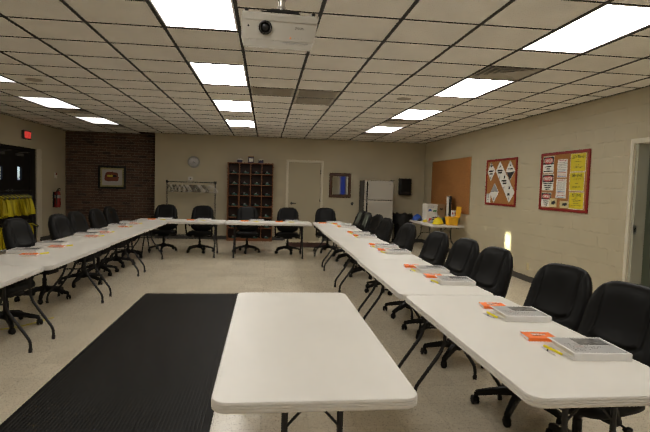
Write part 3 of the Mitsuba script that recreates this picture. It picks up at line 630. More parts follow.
for x, lab, h in ((-.71, 'left', 0), (.10-.02-.23, 'right', 0)):
    k = thing('storage_tub', f'small dark tub with a pale lid on top of the pigeonhole cabinet, {lab} one', 'tub', 'dark tubs on the pigeonhole cabinet')
    put('tub', P(lathe([(0, 0), (.065, 0), (.072, .075), (0, .075)], 20, (x, 13.57, bh)), 'm_purple', 40), k); put('lid', P(lathe([(0, .075), (.074, .075), (.070, .095), (.03, .112), (0, .112)], 20, (x, 13.57, bh)), 'm_paper' if lab == 'left' else 'm_cream', 40), k)
k = thing('labelled_canister', 'taller canister with a white label in the middle of the cabinet top', 'canister')
put('canister', P(lathe([(0, 0), (.072, 0), (.075, .01), (.075, .155), (0, .155)], 24, (-.415, 13.57, bh)), 'm_purple', 40), k); put('lid', P(lathe([(0, .155), (.078, .155), (.078, .185), (0, .187)], 24, (-.415, 13.57, bh)), 'm_carton', 40), k)
ar = [(-.415+.0765*math.sin(a), 13.57-.0765*math.cos(a)) for a in np.linspace(-.75, .9, 9)]; vq = [(x, y, z) for x, y in ar for z in (bh+.03, bh+.125)]
put('paper_label', P((vq, [[2*i, 2*i+2, 2*i+3, 2*i+1] for i in range(8)]), 'm_paper'), k)

# ------------------------------------------------------------------ hanger rack on the back wall side
t = thing('hanger_rack', 'steel garment rack standing before the back wall left of the pigeonhole cabinet', 'clothes rack')
hx0, hx1, hy, hz = -2.58, -1.335, 13.42, 1.55
for x in (hx0, hx1):
    put('post', P(tube([(x, hy, .06), (x, hy, hz+.01)], .014, 10), 'm_dgrey', 40), t); put('foot_bar', P(cat([tube([(x, hy-.22, .075), (x, hy+.22, .075)], .014, 8)]), 'm_dgrey', 40), t)
    put('end_cap', P(moved(rbox(.06, .06, .07, .015, 3), x, hy, hz), 'm_black', 40), t)
    for s in (-1, 1): put('caster', P(moved(lathe([(0, -.012), (.026, -.012), (.03, -.006), (.03, .006), (.026, .012), (0, .012)], 14), x, hy+s*.2, .03, ry=90), 'm_black', 40), t)
put('rail', P(tube([(hx0, hy, hz), (hx1, hy, hz)], .013, 10), 'm_dgrey', 40), t)
put('lower_rail', P(tube([(hx0, hy, .16), (hx1, hy, .16)], .012, 8), 'm_dgrey', 40), t)
hook = np.array([(0, -.018*math.cos(a), .018*math.sin(a)) for a in np.linspace(-.5, PI, 14)]+[(0, .014, -.012), (0, .006, -.022), (0, .001, -.034), (0, 0, -.075)])
shd = np.array([1, 1, 1.35])*fillet([(0, 0, -.055), (0, -.20, -.165), (0, -.205, -.178), (0, -.19, -.185), (0, .19, -.185), (0, .205, -.178), (0, .20, -.165), (0, 0, -.055)], .02, 4)
for nm, mm, rad in (('white', 'm_white', .009), ('dark', 'm_rubber', .009)):
    globals()['hk_'+nm] = P(tube(hook, .0022, 6), 'm_steel', 40); globals()['sh_'+nm] = P(tube(shd, rad, 6), mm, 40)
hs = [(.04, 'd'), (.08, 'w'), (.12, 'd'), (.17, 'd'), (.22, 'w'), (.26, 'd'), (.31, 'w'), (.35, 'd'), (.385, 'w'), (.43, 'w'), (.47, 'd'), (.51, 'd'), (.56, 'd'), (.60, 'd'), (.64, 'w'), (.68, 'w'), (.72, 'd'), (.76, 'd'), (.86, 'w'), (.90, 'w'), (.94, 'w')]
nw = nd = 0
for u, c in hs:
    full = 'white' if c == 'w' else 'dark'
    if c == 'w': nw += 1; n_ = nw
    else: nd += 1; n_ = nd
    k = thing('clothes_hanger', f'empty {full} plastic hanger on the garment rack, {(ORD+["twelfth"])[n_-1] if n_ > 1 else "first"} {full} one from the left', 'hanger', f'{full} hangers on the rack')
    at0 = T().translate([hx0+(hx1-hx0)*u, hy, hz-.0013]); at = at0.rotate([0, 0, 1], 24+26*u+rnd.uniform(-1, 1))
    put('hook', globals()['hk_'+full], k, at0); put('shoulder', globals()['sh_'+full], k, at)

# ------------------------------------------------------------------ framed picture on the brick
t = thing('framed_picture', 'black framed picture with a pale gold mat on the brick wall', 'picture')
px0, px1, pz0, pz1, py = -4.585, -3.855, 1.305, 1.935, YA-.010
def rim(x0, x1, z0, z1, w, d, y): return cat([cbox(x0, x1, y-d, y, z0, z0+w, .004), cbox(x0, x1, y-d, y, z1-w, z1, .004), cbox(x0, x0+w, y-d, y, z0, z1, .004), cbox(x1-w, x1, y-d, y, z0, z1, .004)])
put('frame', P(rim(px0, px1, pz0, pz1, .055, .03, py), 'm_black'), t); put('mat_board', P(rim(px0+.05, px1-.05, pz0+.05, pz1-.05, .05, .012, py), 'm_gold'), t)
put('print_sheet', P(box(px0+.08, px1-.08, py-.006, py, pz0+.08, pz1-.08), 'm_clockface'), t)
pcx, pcz = (px0+px1)/2, (pz0+pz1)/2
sil = [(-.20, -.10), (-.21, -.02), (-.19, .06), (-.16, .12), (-.07, .145), (-.03, .135), (.02, .15), (.06, .125), (.13, .12), (.155, .09), (.15, .01), (.18, .0), (.17, -.06), (.15, -.11), (.0, -.115), (-.12, -.12)]
put('picture_shape', P(moved(prism(sil, 0, .0015), pcx, py-.006, pcz+.01, rx=90), 'm_redbrown'), t); put('picture_shape', P(moved(prism([(-.13, 0), (.015, 0), (.015, .055), (-.13, .055)], 0, .0025), pcx, py-.006, pcz+.01, rx=90), 'm_cyel'), t); put('picture_shape', P(moved(prism([(.02, -.002), (.11, -.002), (.13, .02), (.10, .055), (.02, .055)], 0, .0025), pcx, py-.006, pcz+.01, rx=90), 'm_black'), t)

# ------------------------------------------------------------------ left wall: double door, exit sign, extinguisher, pull station
def pane_door(d, y0, y1, zt, pc, hinge_low):
    w, h = .105, .145
    z0, z1 = 1.635-h, 1.635+h; xx0, xx1 = XL-.10, XL-.055
    m = cat([cbox(xx0, xx1, y0, pc-w, .01, zt, .003), cbox(xx0, xx1, pc+w, y1, .01, zt, .003), box(xx0, xx1, pc-w-.002, pc+w+.002, .01, z0), box(xx0, xx1, pc-w-.002, pc+w+.002, z1, zt)])
    k = put('leaf', P(m, 'm_dark_door'), d)
    put('pane', P(trimesh.Trimesh([[XL-.08, pc-w, z0], [XL-.08, pc+w, z0], [XL-.08, pc+w, z1], [XL-.08, pc-w, z1]], [[0, 1, 2], [0, 2, 3]], process=False), 'm_glass'), k)
    put('pane_bead', P(cat([cbox(xx1-.002, xx1+.008, pc-w-.02, pc+w+.02, z0-.02, z0, .002), cbox(xx1-.002, xx1+.008, pc-w-.02, pc+w+.02, z1, z1+.02, .002), cbox(xx1-.002, xx1+.008, pc-w-.02, pc-w, z0, z1, .002), cbox(xx1-.002, xx1+.008, pc+w, pc+w+.02, z0, z1, .002)]), 'm_dark_door'), k)
    hy_ = y1-.08 if hinge_low else y0+.08
    put('lever', P(cat([moved(lathe([(0, 0), (.03, 0), (.03, .01), (0, .012)], 16), xx1, hy_, 1.27-.02, ry=90), tube(fillet([(xx1, hy_, 1.25), (xx1+.05, hy_, 1.25), (xx1+.055, hy_+(-.1 if hinge_low else .1), 1.25)], .02), .009, 8)]), 'm_steel', 40), k)
    put('closer', P(cat([cbox(xx1, xx1+.05, pc-.2, pc+.12, zt-.14, zt-.08, .006), tube([(xx1+.03, pc-.1, zt-.07), (xx1+.20, pc+.05, zt-.05), (xx1+.025, pc+.25, zt-.02)], .008, 6)]), 'm_dgrey'), k)
d = structure('door_2', P(cat([cbox(XL-.13, XL-.035, 10.53, 10.60, 0, 2.23, .004), cbox(XL-.13, XL-.035, 12.33, 12.62, 0, 2.23, .004), cbox(XL-.13, XL-.035, 10.53, 12.62, 2.16, 2.23, .004)]), 'm_dark_door'))
pane_door(d, 10.602, 11.459, 2.158, 11.04, True); pane_door(d, 11.461, 12.328, 2.158, 11.87, False)
put('stop', P(cat([box(XL-.125, XL-.101, 10.58, 12.35, 2.10, 2.20), box(XL-.125, XL-.101, 10.57, 10.64, 0, 2.2), box(XL-.125, XL-.101, 12.29, 12.36, 0, 2.2), box(XL-.125, XL-.101, 11.42, 11.50, 0, 2.16)]), 'm_dark_door'), d)
d = structure('door_3', P(cat([cbox(XL-.13, XL-.035, 9.50, 9.56, 0, 2.23, .004), cbox(XL-.13, XL-.035, 10.40, 10.46, 0, 2.23, .004), cbox(XL-.13, XL-.035, 9.50, 10.46, 2.16, 2.23, .004)]), 'm_dark_door'))  # unseen door, added so its pane casts the sun patch on the right wall
pane_door(d, 9.562, 10.398, 2.158, 9.985, True)
structure('trim_1', P(cat([cbox(XL-.02, XL+.004, 12.62, 12.86, 0, 2.24, .004)]), 'm_trim'))
t = thing('exit_sign', 'red EXIT sign on the left wall above the dark double doors', 'sign')
ex = T().translate([XL, 12.03, 2.51])
put('housing', P(cbox(0, .06, -.17, .17, -.10, .10, .006), 'm_dgrey'), t, ex)
fm = moved(moved(box(-.135, .135, -.08, .08, 0, .002), rx=90), rz=90); fm.apply_translation((.0615, 0, 0))
put('face', {**P(fm, 'm_signred'), 'emitter': {'type': 'area', 'radiance': rgb(.26, .018, .014)}}, t, ex)
tx = text_mesh('EXIT', .12, .003, bold=True); c = tx.bounds.mean(0); tx.apply_translation((-c[0], -c[1], 0)); tx.apply_scale((.85, 1, 1)); tx = moved(moved(tx, rx=90), rz=90); tx.apply_translation((.064, 0, 0))
put('lettering', {**P(tx, 'm_signred'), 'emitter': {'type': 'area', 'radiance': rgb(.62, .06, .045)}}, t, ex)
t = thing('fire_extinguisher', 'red fire extinguisher hanging on the left wall beside the brick alcove', 'fire extinguisher')
ey = 13.52
put('cylinder', P(lathe([(0, .03), (.060, .03), (.070, .05), (.070, .38), (.063, .42), (.035, .445), (.022, .46), (0, .46)], 24, (XL+.105, ey, .77)), 'm_ext', 40), t)
put('valve', P(cat([lathe([(0, .46), (.022, .46), (.022, .50), (0, .50)], 12, (XL+.105, ey, .77)), tube(fillet([(XL+.105, ey, 1.27), (XL+.15, ey-.05, 1.30), (XL+.22, ey-.10, 1.275)], .02), .009, 6), tube(fillet([(XL+.105, ey, 1.26), (XL+.16, ey-.05, 1.25), (XL+.21, ey-.09, 1.235)], .02), .008, 6)]), 'm_black', 40), t)
put('hose', P(tube(fillet([(XL+.105, ey-.02, 1.25), (XL+.14, ey-.13, 1.2), (XL+.12, ey-.115, 1.0), (XL+.11, ey-.10, .86)], .08), .012, 8), 'm_rubber', 40), t)
put('label_band', P(lathe([(.0705, .27), (.0715, .27), (.0715, .35), (.0705, .35)], 24, (XL+.105, ey, .77)), 'm_grey', 40), t); put('bracket', P(cbox(XL, XL+.03, ey-.04, ey+.04, .80, 1.2, .004), 'm_black'), t)
t = thing('fire_alarm_pull', 'small red and white alarm pull station on the left wall above the extinguisher', 'alarm')
put('plate', P(cbox(XL, XL+.03, 13.57, 13.69, 1.55, 1.72, .005), 'm_cream'), t); put('red_bar', P(cbox(XL+.028, XL+.042, 13.59, 13.67, 1.64, 1.70, .003), 'm_red'), t)

# ------------------------------------------------------------------ rack of yellow safety vests before the dark doors
t = thing('vest_rack', 'black two-tier metal rack in front of the dark double doors', 'clothes rack')
vx, vy0, vy1 = -4.90, 9.0, 11.12
for y in (vy0+.16, 11.105):
    put('post', P(tube([(vx, y, 0), (vx, y, 1.27)], .018, 8), 'm_black', 40), t); put('foot', P(tube([(vx-.25, y, .02), (vx+.25, y, .02)], .018, 8), 'm_black', 40), t)
for z in (1.275, .66): put('rail', P(tube([(vx, vy0, z), (vx, vy1, z)], .012, 8), 'm_black', 40), t)
def vest(seed, L, W=1.0):
    r = np.random.default_rng(seed); ph = r.uniform(0, 6, 4); nu, nv = 41, 10; V = []
    L = L*r.uniform(.93, 1.06); W = W*r.uniform(.82, 1.05)
    for side in (1, -1):
        for v_ in np.linspace(0, 1, nv):
            hw = (.12+.085*v_**.8)*W
            for u in np.linspace(-1, 1, nu):
                fold = (.006+.040*v_)*math.sin(9.5*u+ph[0]+1.2*v_)+.014*v_*math.sin(21*u+ph[1])
                th = (.012+.014*v_)*math.sqrt(max(0, 1-u**4))
                V.append((hw*u+.01*math.sin(3*v_+ph[2]), fold+side*th, -.055*abs(u)*(1-v_)-L*v_-.016*math.sin(6*u+ph[3])*v_))
    F_ = []
    n0 = nu*nv
    for s in (0, 1):
        for i in range(nv-1):
            for j in range(nu-1):
                a = s*n0+i*nu+j; q = [[a, a+1, a+nu+1], [a, a+nu+1, a+nu]]; F_ += [x[::-1] for x in q] if s == 0 else q
    for i in (0, nv-1):
        for j in range(nu-1):
            a, b = i*nu+j, n0+i*nu+j; q = [[a, a+1, b+1], [a, b+1, b]]; F_ += q if i == 0 else [x[::-1] for x in q]
    return trimesh.Trimesh(V, F_, process=False)
vb = [P(vest(s, .40), ('m_vest', 'm_vest_dark')[s % 2], True) for s in range(6)]; vl = [P(vest(s, .42, .42), 'm_vest', True) for s in range(4)]
vcol = P(cat([tube(fillet([(-.16, 0, -.07), (-.10, 0, -.012), (0, .012, .010), (.10, 0, -.012), (.16, 0, -.07)], .06), .026, 8), ]), 'm_black', 40)
vhook = P(moved(tube(hook, .003, 6), rz=90), 'm_black', 40)
vband = P(cat([tube([(-.15, -.028, -.045), (-.06, -.03, -.0), (.05, -.03, -.0), (.15, -.03, -.05)], .010, 6)]), 'm_vest', 40)
names_ = ['rightmost'] + [f'{o} from the right' for o in ORD[1:]]
for i in range(8):
    y = 10.74-.15*i
    k = thing('safety_vest', f'yellow safety vest with black collar hanging on the upper rail, {names_[i]}', 'vest', 'yellow vests on the upper rail')
    put('hook', vhook, k, T().translate([vx, y, 1.2737]))
    at = T().translate([vx, y, 1.200]).rotate([0, 0, 1], 8+rnd.uniform(-3, 3))
    put('body', vb[i % 6], k, at); put('collar', vcol, k, at); put('shoulder_trim', vband, k, at)
for i, y in enumerate((10.99, 10.05, 9.90)):
    k = thing('safety_vest', f'yellow safety vest with black collar on the lower rail, {names_[i]}', 'vest', 'yellow vests on the lower rail')
    put('hook', vhook, k, T().translate([vx, y, .6587]))
    at = T().translate([vx, y, .585]).rotate([0, 0, 1], 8+rnd.uniform(-3, 3))
    put('body', vl[(i+1) % 4], k, at); put('collar', vcol, k, at); put('shoulder_trim', vband, k, at)

# ------------------------------------------------------------------ right wall: boards
def on_wall(m): m = moved(moved(m, rx=90), rz=-90); return m        # local (x right, y up, z out) -> right wall, x local runs toward -y (right in the view)
def place(y, z, out=.0015): return T().translate([XR-out, y, z])
t = thing('cork_board', 'large plain cork board on the right wall behind the folding table', 'notice board')
put('cork', P(on_wall(box(0, 2.55, 0, 1.27, 0, .012)), 'm_cork'), t, place(13.10, 1.01))
put('edge_strip', P(on_wall(cat([cbox(-.012, 0, -.012, 1.282, 0, .016, .002), cbox(2.55, 2.562, -.012, 1.282, 0, .016, .002), cbox(-.012, 2.562, 1.27, 1.282, 0, .016, .002), cbox(-.012, 2.562, -.012, 0, 0, .016, .002)])), 'm_carton'), t, place(13.10, 1.01))
def board(y, z, W, H, label):
    t = thing('bulletin_board', label, 'notice board'); w = .038; at = place(y, z)
    put('cork', P(on_wall(box(.01, W-.01, .01, H-.01, 0, .010)), 'm_cork'), t, at)
    put('frame', P(on_wall(cat([cbox(0, W, 0, w, 0, .024, .004), cbox(0, W, H-w, H, 0, .024, .004), cbox(0, w, 0, H, 0, .024, .004), cbox(W-w, W, 0, H, 0, .024, .004)])), 'm_red'), t, at)
    return at
def local(corner, x, y, W, H):
    (tl, tr, bl, br) = [np.array(c, float) for c in corner]; u, v = .5, .5
    for _ in range(40):
        p = (1-u)*(1-v)*tl+u*(1-v)*tr+(1-u)*v*bl+u*v*br; e = np.array([x, y])-p
        du = (1-v)*(tr-tl)+v*(br-bl); dv = (1-u)*(bl-tl)+u*(br-tr); s = np.linalg.solve(np.c_[du, dv], e); u += s[0]; v += s[1]
    return u*W, (1-v)*H
W1, H1 = 1.235, .905
at1 = board(9.735, 1.265, W1, H1, 'red framed cork board with white diamond-shaped hazard placards')
C1 = ((25, 42), (265, 18), (12, 400), (240, 418)); q1 = lambda x, y: local(C1, x, y, W1, H1)
def poly(pts, z0, z1): return on_wall(prism(pts, z0, z1))
def bars(rows, z=.0125): return on_wall(cat([box(x-w/2, x+w/2, y-h/2, y+h/2, z, z+.001) for x, y, w, h in rows]))
def placard(name, pts, label, extra):
    k = thing('hazard_placard', label, 'sign'); P_ = [(min(max(a, .045), W1-.045), min(max(b, .045), H1-.045)) for a, b in (q1(*p) for p in pts)]
    put('sheet', P(poly(P_, .0108, .0125), 'm_paper'), k, at1)
    for n, m, mm in extra: put(n, P(m, mm), k, at1)
def dash(rows): return bars([(*q1(x, y), w, h) for x, y, w, h in rows])
def qpoly(pts, z=.0128): return poly([q1(*p) for p in pts], z, z+.0008)
placard('a', [(60, 50), (96, 128), (57, 212), (24, 140)], 'white diamond placard at the top left of the red framed board', [('print', cat([dash([(60, 130, .19, .03), (60, 152, .14, .028), (58, 185, .018, .05)]), qpoly([(48, 82), (75, 80), (62, 100)]), dash([(62, 68, .03, .04)])]), 'm_ink')])
placard('b', [(135, 48), (240, 300), (197, 386), (98, 130)], 'long slanted white strip of overlapping diamond placards on the board', [('print', cat([dash([(133, 125, .20, .035), (133, 143, .17, .03), (134, 92, .03, .04), (130, 182, .02, .04), (168, 178, .04, .05), (165, 208, .19, .03), (168, 228, .16, .03), (163, 265, .02, .04), (203, 264, .06, .05), (196, 318, .09, .045), (196, 352, .015, .04)])]), 'm_ink')])
placard('c', [(213, 42), (246, 128), (208, 205), (178, 130)], 'white and black diamond placard at the top right of the red framed board', [('black_half', qpoly([(182, 138), (243, 132), (208, 200)]), 'm_ink'), ('band', cat([dash([(212, 112, .20, .02), (213, 84, .03, .03)])]), 'm_ink'), ('white_bar', bars([(*q1(211, 127), .20, .05)], .0137), 'm_paper')])
placard('d', [(90, 225), (123, 300), (82, 385), (52, 310)], 'diamond placard with a grey upper half, low on the red framed board', [('grey_half', qpoly([(89, 232), (119, 295), (57, 300)]), 'm_grey'), ('print', dash([(84, 353, .015, .045)]), 'm_ink')])
placard('e', [(17, 312), (56, 312), (54, 392), (14, 390)], 'small white sheet in the bottom left corner of the red framed board', [('print', dash([(36, 322, .09, .012), (36, 338, .05, .05), (36, 362, .10, .010), (36, 374, .10, .010)]), 'm_grey')])
W2, H2 = 1.235, .915
at2 = board(7.705, 1.262, W2, H2, 'red framed cork board with danger signs and yellow sheets')
k0 = 648/150.0
C2 = ((542, 153.5), (590, 149.5), (539, 209), (585.5, 215)); q2 = lambda x, y: local(C2, 500+x/k0, 130+y/k0, W2, H2)
def sheet(x0, y0, x1, y1):
    a, b = q2(x0, y0), q2(x1, y1); c_ = lambda v, m: min(max(v, .054), m-.054)
    return c_(min(a[0], b[0]), W2), c_(max(a[0], b[0]), W2), c_(min(a[1], b[1]), H2), c_(max(a[1], b[1]), H2)
def text_at(s, h, cx_, cy_, z, wmax=None):
    m = text_mesh(s, h, .0008, bold=True); e = m.bounds; w = e[1][0]-e[0][0]
    if wmax and w > wmax: m.apply_scale((wmax/w, 1, 1)); e = m.bounds
    m.apply_translation((cx_-(e[0][0]+e[1][0])/2, cy_-(e[0][1]+e[1][1])/2, z)); return m
for i, (r, lab) in enumerate((((190, 113, 236, 186), 'top'), ((182, 191, 234, 262), 'middle'), ((178, 268, 222, 339), 'bottom'))):
    k = thing('danger_sign', f'white sign with a red DANGER oval on the red framed board, {lab} of three', 'sign', 'danger signs on the red framed board')
    x0, x1, y0, y1 = sheet(*r); W, H = x1-x0, y1-y0; mx = (x0+x1)/2
    put('sheet', P(on_wall(box(x0, x1, y0, y1, .0108, .0125)), 'm_paper'), k, at2)
    put('black_panel', P(on_wall(box(x0+.02*W, x1-.02*W, y1-.48*H, y1-.04*H, .0124, .0132)), 'm_ink'), k, at2)
    el = [(mx+.42*W*math.copysign(abs(math.cos(a))**.7, math.cos(a)), y1-.26*H+.175*H*math.sin(a)) for a in np.arange(32)*PI/16]
    put('red_oval', P(on_wall(prism(el, .0130, .0138)), 'm_signred'), k, at2)
    put('lettering', P(on_wall(text_at('DANGER', .20*H, mx, y1-.26*H, .0137, .76*W)), 'm_paper'), k, at2)
    put('print', P(on_wall(cat([box(mx-w*W, mx+w*W, y1-v*H-.03*H, y1-v*H+.03*H, .0124, .0130) for v, w in (((.60, .30), (.74, .16), (.88, .40)), ((.56, .40), (.70, .34), (.82, .28), (.93, .18)), ((.60, .30), (.74, .24), (.88, .16)))[i]])), 'm_ink'), k, at2)
for i, (r, lab, num_) in enumerate((((314, 98, 366, 181), 'top', '10-34-0'), ((308, 186, 358, 267), 'middle', '28-0-0'), ((304, 272, 354, 354), 'bottom', '32-0-0'))):
    k = thing('yellow_notice', f'yellow sheet with black figures on the red framed board, {lab} of three', 'notice', 'yellow sheets on the red framed board')
    x0, x1, y0, y1 = sheet(*r); W, H = x1-x0, y1-y0; mx = (x0+x1)/2
    put('white_backing', P(on_wall(box(x0-.008, x1+.008, y0-.008, y1+.004, .0108, .0118)), 'm_paper'), k, at2); put('sheet', P(on_wall(box(x0, x1, y0, y1, .0118, .0128)), 'm_sheet'), k, at2)
    put('lettering', P(on_wall(text_at(num_, .17*H, mx, y1-.17*H, .0127, .78*W)), 'm_ink'), k, at2)
    put('print', P(on_wall(cat([box(mx-w*W, mx+w*W, y1-v*H-t_*H, y1-v*H+t_*H, .0127, .0132) for v, w, t_ in (((.36, .05, .008), (.44, .26, .010), (.62, .10, .010), (.74, .30, .008), (.80, .28, .008)), ((.36, .26, .010), (.62, .12, .010), (.76, .30, .008), (.82, .28, .008)), ((.34, .10, .010), (.46, .36, .014), (.55, .18, .012), (.66, .20, .014), (.80, .36, .008)))[i]])), 'm_ink'), k, at2)
for i, (r, lab) in enumerate((((256, 128, 294, 206), 'upper'), ((250, 212, 288, 298), 'lower'))):
    k = thing('list_sheet', f'white list with thin coloured lines on the red framed board, {lab} one', 'notice', 'white lists on the red framed board')
    x0, x1, y0, y1 = sheet(*r); W, H = x1-x0, y1-y0
    put('sheet', P(on_wall(box(x0, x1, y0, y1, .0108, .0118)), 'm_paper'), k, at2)
    for nm, mm, vs in (('red_lines', 'm_signred', (.06, .72, .86)), ('grey_lines', 'm_grey', (.16, .26, .36, .46, .56)), ('blue_lines', 'm_blue', (.64, .94))):
        put(nm, P(on_wall(cat([box(x0+.1*W, x1-.1*W, y1-v*H-.006, y1-v*H+.002, .0117, .0122) for v in vs])), mm), k, at2)
for i, (r, lab) in enumerate((((222, 295, 250, 341), 'left'), ((268, 308, 300, 359), 'right'))):
    k = thing('tan_card', f'small tan picture card at the bottom of the red framed board, {lab} one', 'card', 'tan cards on the red framed board')
    x0, x1, y0, y1 = sheet(*r); W, H = x1-x0, y1-y0
    put('card', P(on_wall(box(x0, x1, y0, y1, .0125 if i == 0 else .0245, .027)), 'm_ivory'), k, at2)
    put('dark_shape', P(on_wall(prism([(x0+.3*W, y0+.35*H), (x0+.65*W, y0+.30*H), (x0+.9*W, y0+.5*H), (x0+.75*W, y0+.8*H), (x0+.5*W, y0+.65*H), (x0+.35*W, y0+.75*H)], .0268, .0275)), 'm_ink'), k, at2)
t = thing('wall_outlet', 'ivory outlet plate low on the right wall', 'outlet')
put('plate', P(on_wall(cbox(-.037, .037, -.06, .06, 0, .007, .003)), 'm_ivory'), t, place(7.98, .26))
for z in (-.022, .022): put('receptacle', P(on_wall(moved(rbox(.034, .028, .006, .0028, 2), 0, z, .007)), 'm_ivory', 40), t, place(7.98, .26))
# open doorway in the right wall: painted steel frame, the green leaf swung out into the next room
d = structure('door_4', P(cat([cbox(XR-.022, XR+.17, 5.645, 5.70, 0, 2.235, .004), cbox(XR-.022, XR+.17, 4.70, 4.755, 0, 2.235, .004), cbox(XR-.022, XR+.17, 4.70, 5.70, 2.175, 2.235, .004)]), 'm_trim'))
put('jamb', P(cat([cbox(XR+.01, XR+.165, 5.60, 5.648, 0, 2.18, .003)]), 'm_jamb'), d)
put('strike_plate', P(cat([box(XR+DJ, XR+.05, 5.5955, 5.601, 1.06, 1.17)]), 'm_steel'), d); put('strike_hole', P(box(XR+.022, XR+.038, 5.594, 5.598, 1.09, 1.14), 'm_black'), d)
ht = thing('hall_lamp', 'added unseen lamp that brightens the green room beyond the doorway', 'ceiling light')  # lamp added out of view to brighten the room beyond the doorway
put('body', P(cbox(XR+.45, XR+.95, 4.35, 4.85, 2.46, 2.498, .004), 'm_white'), ht)
put('diffuser', {**P(moved(trimesh.Trimesh([[-.23, -.23, 0], [.23, -.23, 0], [.23, .23, 0], [-.23, .23, 0]], [[0, 2, 1], [0, 3, 2]], process=False), XR+.70, 4.60, 2.4585), 'm_white'), 'emitter': {'type': 'area', 'radiance': rgb(2.6, 2.6, 2.3)}}, ht)
structure('wall_hall', P(cat([box(XR+.16, XR+1.5, 5.72, 5.80, 0, 2.9), box(XR+1.5, XR+1.6, 3.2, 5.80, 0, 2.9), box(XR+.16, XR+1.6, 3.1, 3.2, 0, 2.9), box(XR+.1, XR+1.6, 3.1, 5.8, 2.5, 2.6)]), 'm_green'))
tagged('hall_notice', P(cbox(XR+.50, XR+.62, 5.708, 5.722, 1.17, 1.30, .002), 'm_ivory'), 'small yellowish plate on the green wall beyond the doorway', 'wall plate')

# ------------------------------------------------------------------ things on the folding table by the right wall
ZT = .7403
def rot(m, x, y, a): return moved(m, x, y, ZT, rz=a)
t = thing('white_carton', 'tall white cardboard box with printed front standing on the side table', 'box')
put('carton', P(rot(cbox(-.145, .145, -.12, .12, 0, .44, .004), 4.10, 11.98, 8), 'm_paper'), t)
put('print', P(rot(cat([box(-.10, -.02, -.1215, -.119, .26, .31), box(-.13, .06, -.1215, -.119, .36, .368)]), 4.10, 11.98, 8), 'm_blue'), t); put('print', P(rot(box(.03, .12, -.1215, -.119, .25, .29), 4.10, 11.98, 8), 'm_green_small'), t)
t = thing('brown_carton', 'small brown cardboard box with a hand hole beside the white carton', 'box')
put('carton', P(rot(cbox(-.10, .10, -.12, .12, 0, .44, .003), 4.375, 12.05, 4), 'm_carton'), t); put('hand_hole', P(rot(cbox(-.035, .035, -.1215, -.118, .30, .335, .002), 4.375, 12.05, 4), 'm_black'), t)
t = thing('table_card', 'white printed card standing in front of the white carton', 'card')
cm = moved(cbox(-.125, .125, -.0015, .0015, 0, .17, .0005), rx=-12); put('card', P(rot(cm, 4.13, 11.66, 8), 'm_paper'), t)
put('print', P(rot(moved(cat([box(-.09, .09, -.0022, -.001, .11, .135), box(-.08, .08, -.0022, -.001, .055, .08)]), rx=-12), 4.13, 11.66, 8), 'm_ink'), t)
put('stand', P(rot(cbox(-.06, .06, .0, .06, 0, .006, .001), 4.13, 11.655, 8), 'm_paper'), t)
def hat(x, y, a, m, label):
    t = thing('hard_hat', label, 'hard hat')
    v = trimesh.creation.icosphere(subdivisions=3); q = v.vertices; q[:, 2] = np.maximum(q[:, 2], 0); q *= (.115, .145, .135); q[:, 2] += .012*np.exp(-(q[:, 0]/.02)**2)*(q[:, 2] > .06); q[:, 2] += .02; v.vertices = q
    put('shell', P(rot(v, x, y, a), m, 50), t)
    br = loft_rrect(.25, .31, .12, [(.004, .012), (0, .015), (.004, .022), (.02, .026)], 8); vv = br.vertices; vv[:, 1] -= .02; vv[:, 2] -= .10*np.maximum(0, -vv[:, 1]-.12); br.vertices = vv
    put('brim', P(rot(br, x, y, a), m, 40), t)
    put('headband', P(rot(lathe([(.098, .0), (.102, .0), (.102, .02), (.098, .02)], 20), x, y, a), 'm_black', 40), t)
hat(3.97, 11.0, -35, 'm_hat', 'yellow hard hat in the middle of the side table'); hat(3.875, 12.27, -40, 'm_blue', 'blue hard hat at the far left end of the side table')
t = thing('tool_bin', 'open yellow-orange plastic bin with its lid standing up on the side table', 'bin')
bm = loft_rrect(.25, .20, .02, [(.02, 0), (.018, .004), (.0, .17), (-.008, .172), (-.008, .185), (.004, .187)], 4); bm = bm
put('bin', P(rot(bm, 4.22, 10.80, 4), 'm_bin', 40), t)
put('rim', P(rot(cat([cbox(-.135, .135, -.11, -.098, .172, .192, .003), cbox(-.135, .135, .098, .11, .172, .192, .003), cbox(-.135, -.123, -.11, .11, .172, .192, .003), cbox(.123, .135, -.11, .11, .172, .192, .003)]), 4.22, 10.80, 4), 'm_bin'), t)
put('lid', P(rot(moved(cbox(-.010, .010, -.115, .115, 0, .24, .006), .142, 0, .185, ry=6), 4.22, 10.80, 4), 'm_bin'), t)
t = thing('flat_monitor', 'slim upright black and white flat screen seen from the side on the side table', 'monitor')
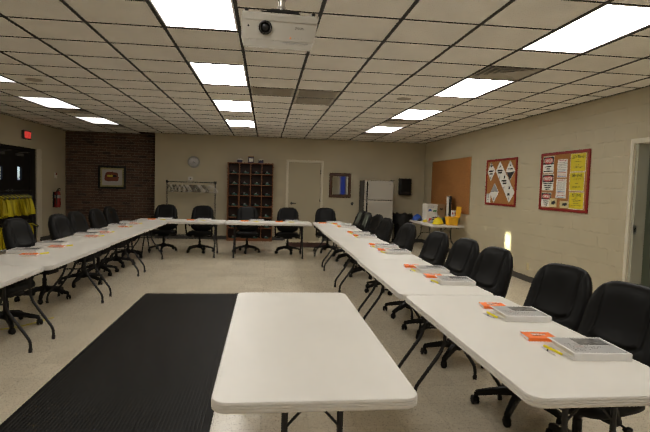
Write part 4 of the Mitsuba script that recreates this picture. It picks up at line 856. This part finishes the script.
put('screen_shell', P(rot(moved(rbox(.055, .30, .60, .012, 3), .03, 0, .36, rz=-14), 4.36, 11.42, 0), 'm_black', 40), t); put('white_face', P(rot(moved(rbox(.030, .28, .56, .008, 2), -.014, .004, .36, rz=-14), 4.36, 11.42, 0), 'm_white', 40), t)
put('base', P(rot(rbox(.26, .22, .03, .012, 3), 4.34, 11.42, 0) .apply_translation((0, 0, .015)), 'm_black', 40), t); put('neck', P(rot(moved(rbox(.05, .08, .10, .01, 2), .04, 0, .06), 4.32, 11.42, 0), 'm_black', 40), t)
t = thing('first_aid_box', 'small white box with red marks behind the open yellow bin', 'box')
put('box', P(rot(cbox(-.05, .05, -.09, .09, 0, .32, .005), 4.40, 11.12, 0), 'm_paper'), t); put('red_mark', P(rot(cat([box(-.03, .02, -.0915, -.088, .235, .275), box(.0, .04, -.0915, -.088, .11, .16), box(-.0515, -.048, -.06, .03, .235, .275), box(-.0515, -.048, -.03, .05, .12, .16)]), 4.40, 11.12, 0), 'm_signred'), t)
t = thing('black_case', 'low black case on the side table behind the yellow hard hat', 'case')
put('case', P(rot(moved(rbox(.16, .16, .15, .02, 3), 0, 0, .075), 4.23, 11.13, 8), 'm_black', 40), t); put('latch', P(rot(cbox(-.02, .02, -.084, -.076, .07, .10, .002), 4.23, 11.13, 8), 'm_steel'), t)
for i, (x, y, mm, lab, s) in enumerate(((3.90, 11.72, 'm_yellow', 'small yellow goggles beside the printed card', (.11, .08, .07)), (3.955, 11.50, 'm_signred', 'small red wrapped item left of the yellow hard hat', (.08, .08, .13)), (3.93, 11.34, 'm_grey', 'small grey respirator left of the yellow hard hat', (.12, .11, .09)), (4.04, 11.36, 'm_orange', 'small orange item behind the yellow hard hat', (.08, .08, .15)), (3.84, 11.99, 'm_rubber', 'small dark cup-shaped item in front of the blue hard hat', (.09, .09, .08)), (4.33, 11.72, 'm_green_small', 'small green item in front of the brown box', (.06, .06, .14)))):
    tagged(('goggles', 'wrapped_item', 'respirator', 'small_pouch', 'earmuff', 'small_bottle')[i], P(rot(crumple(*s, 20+i), x, y, 20*i), mm, True), lab, ('goggles', 'item', 'respirator', 'pouch', 'earmuff', 'bottle')[i])
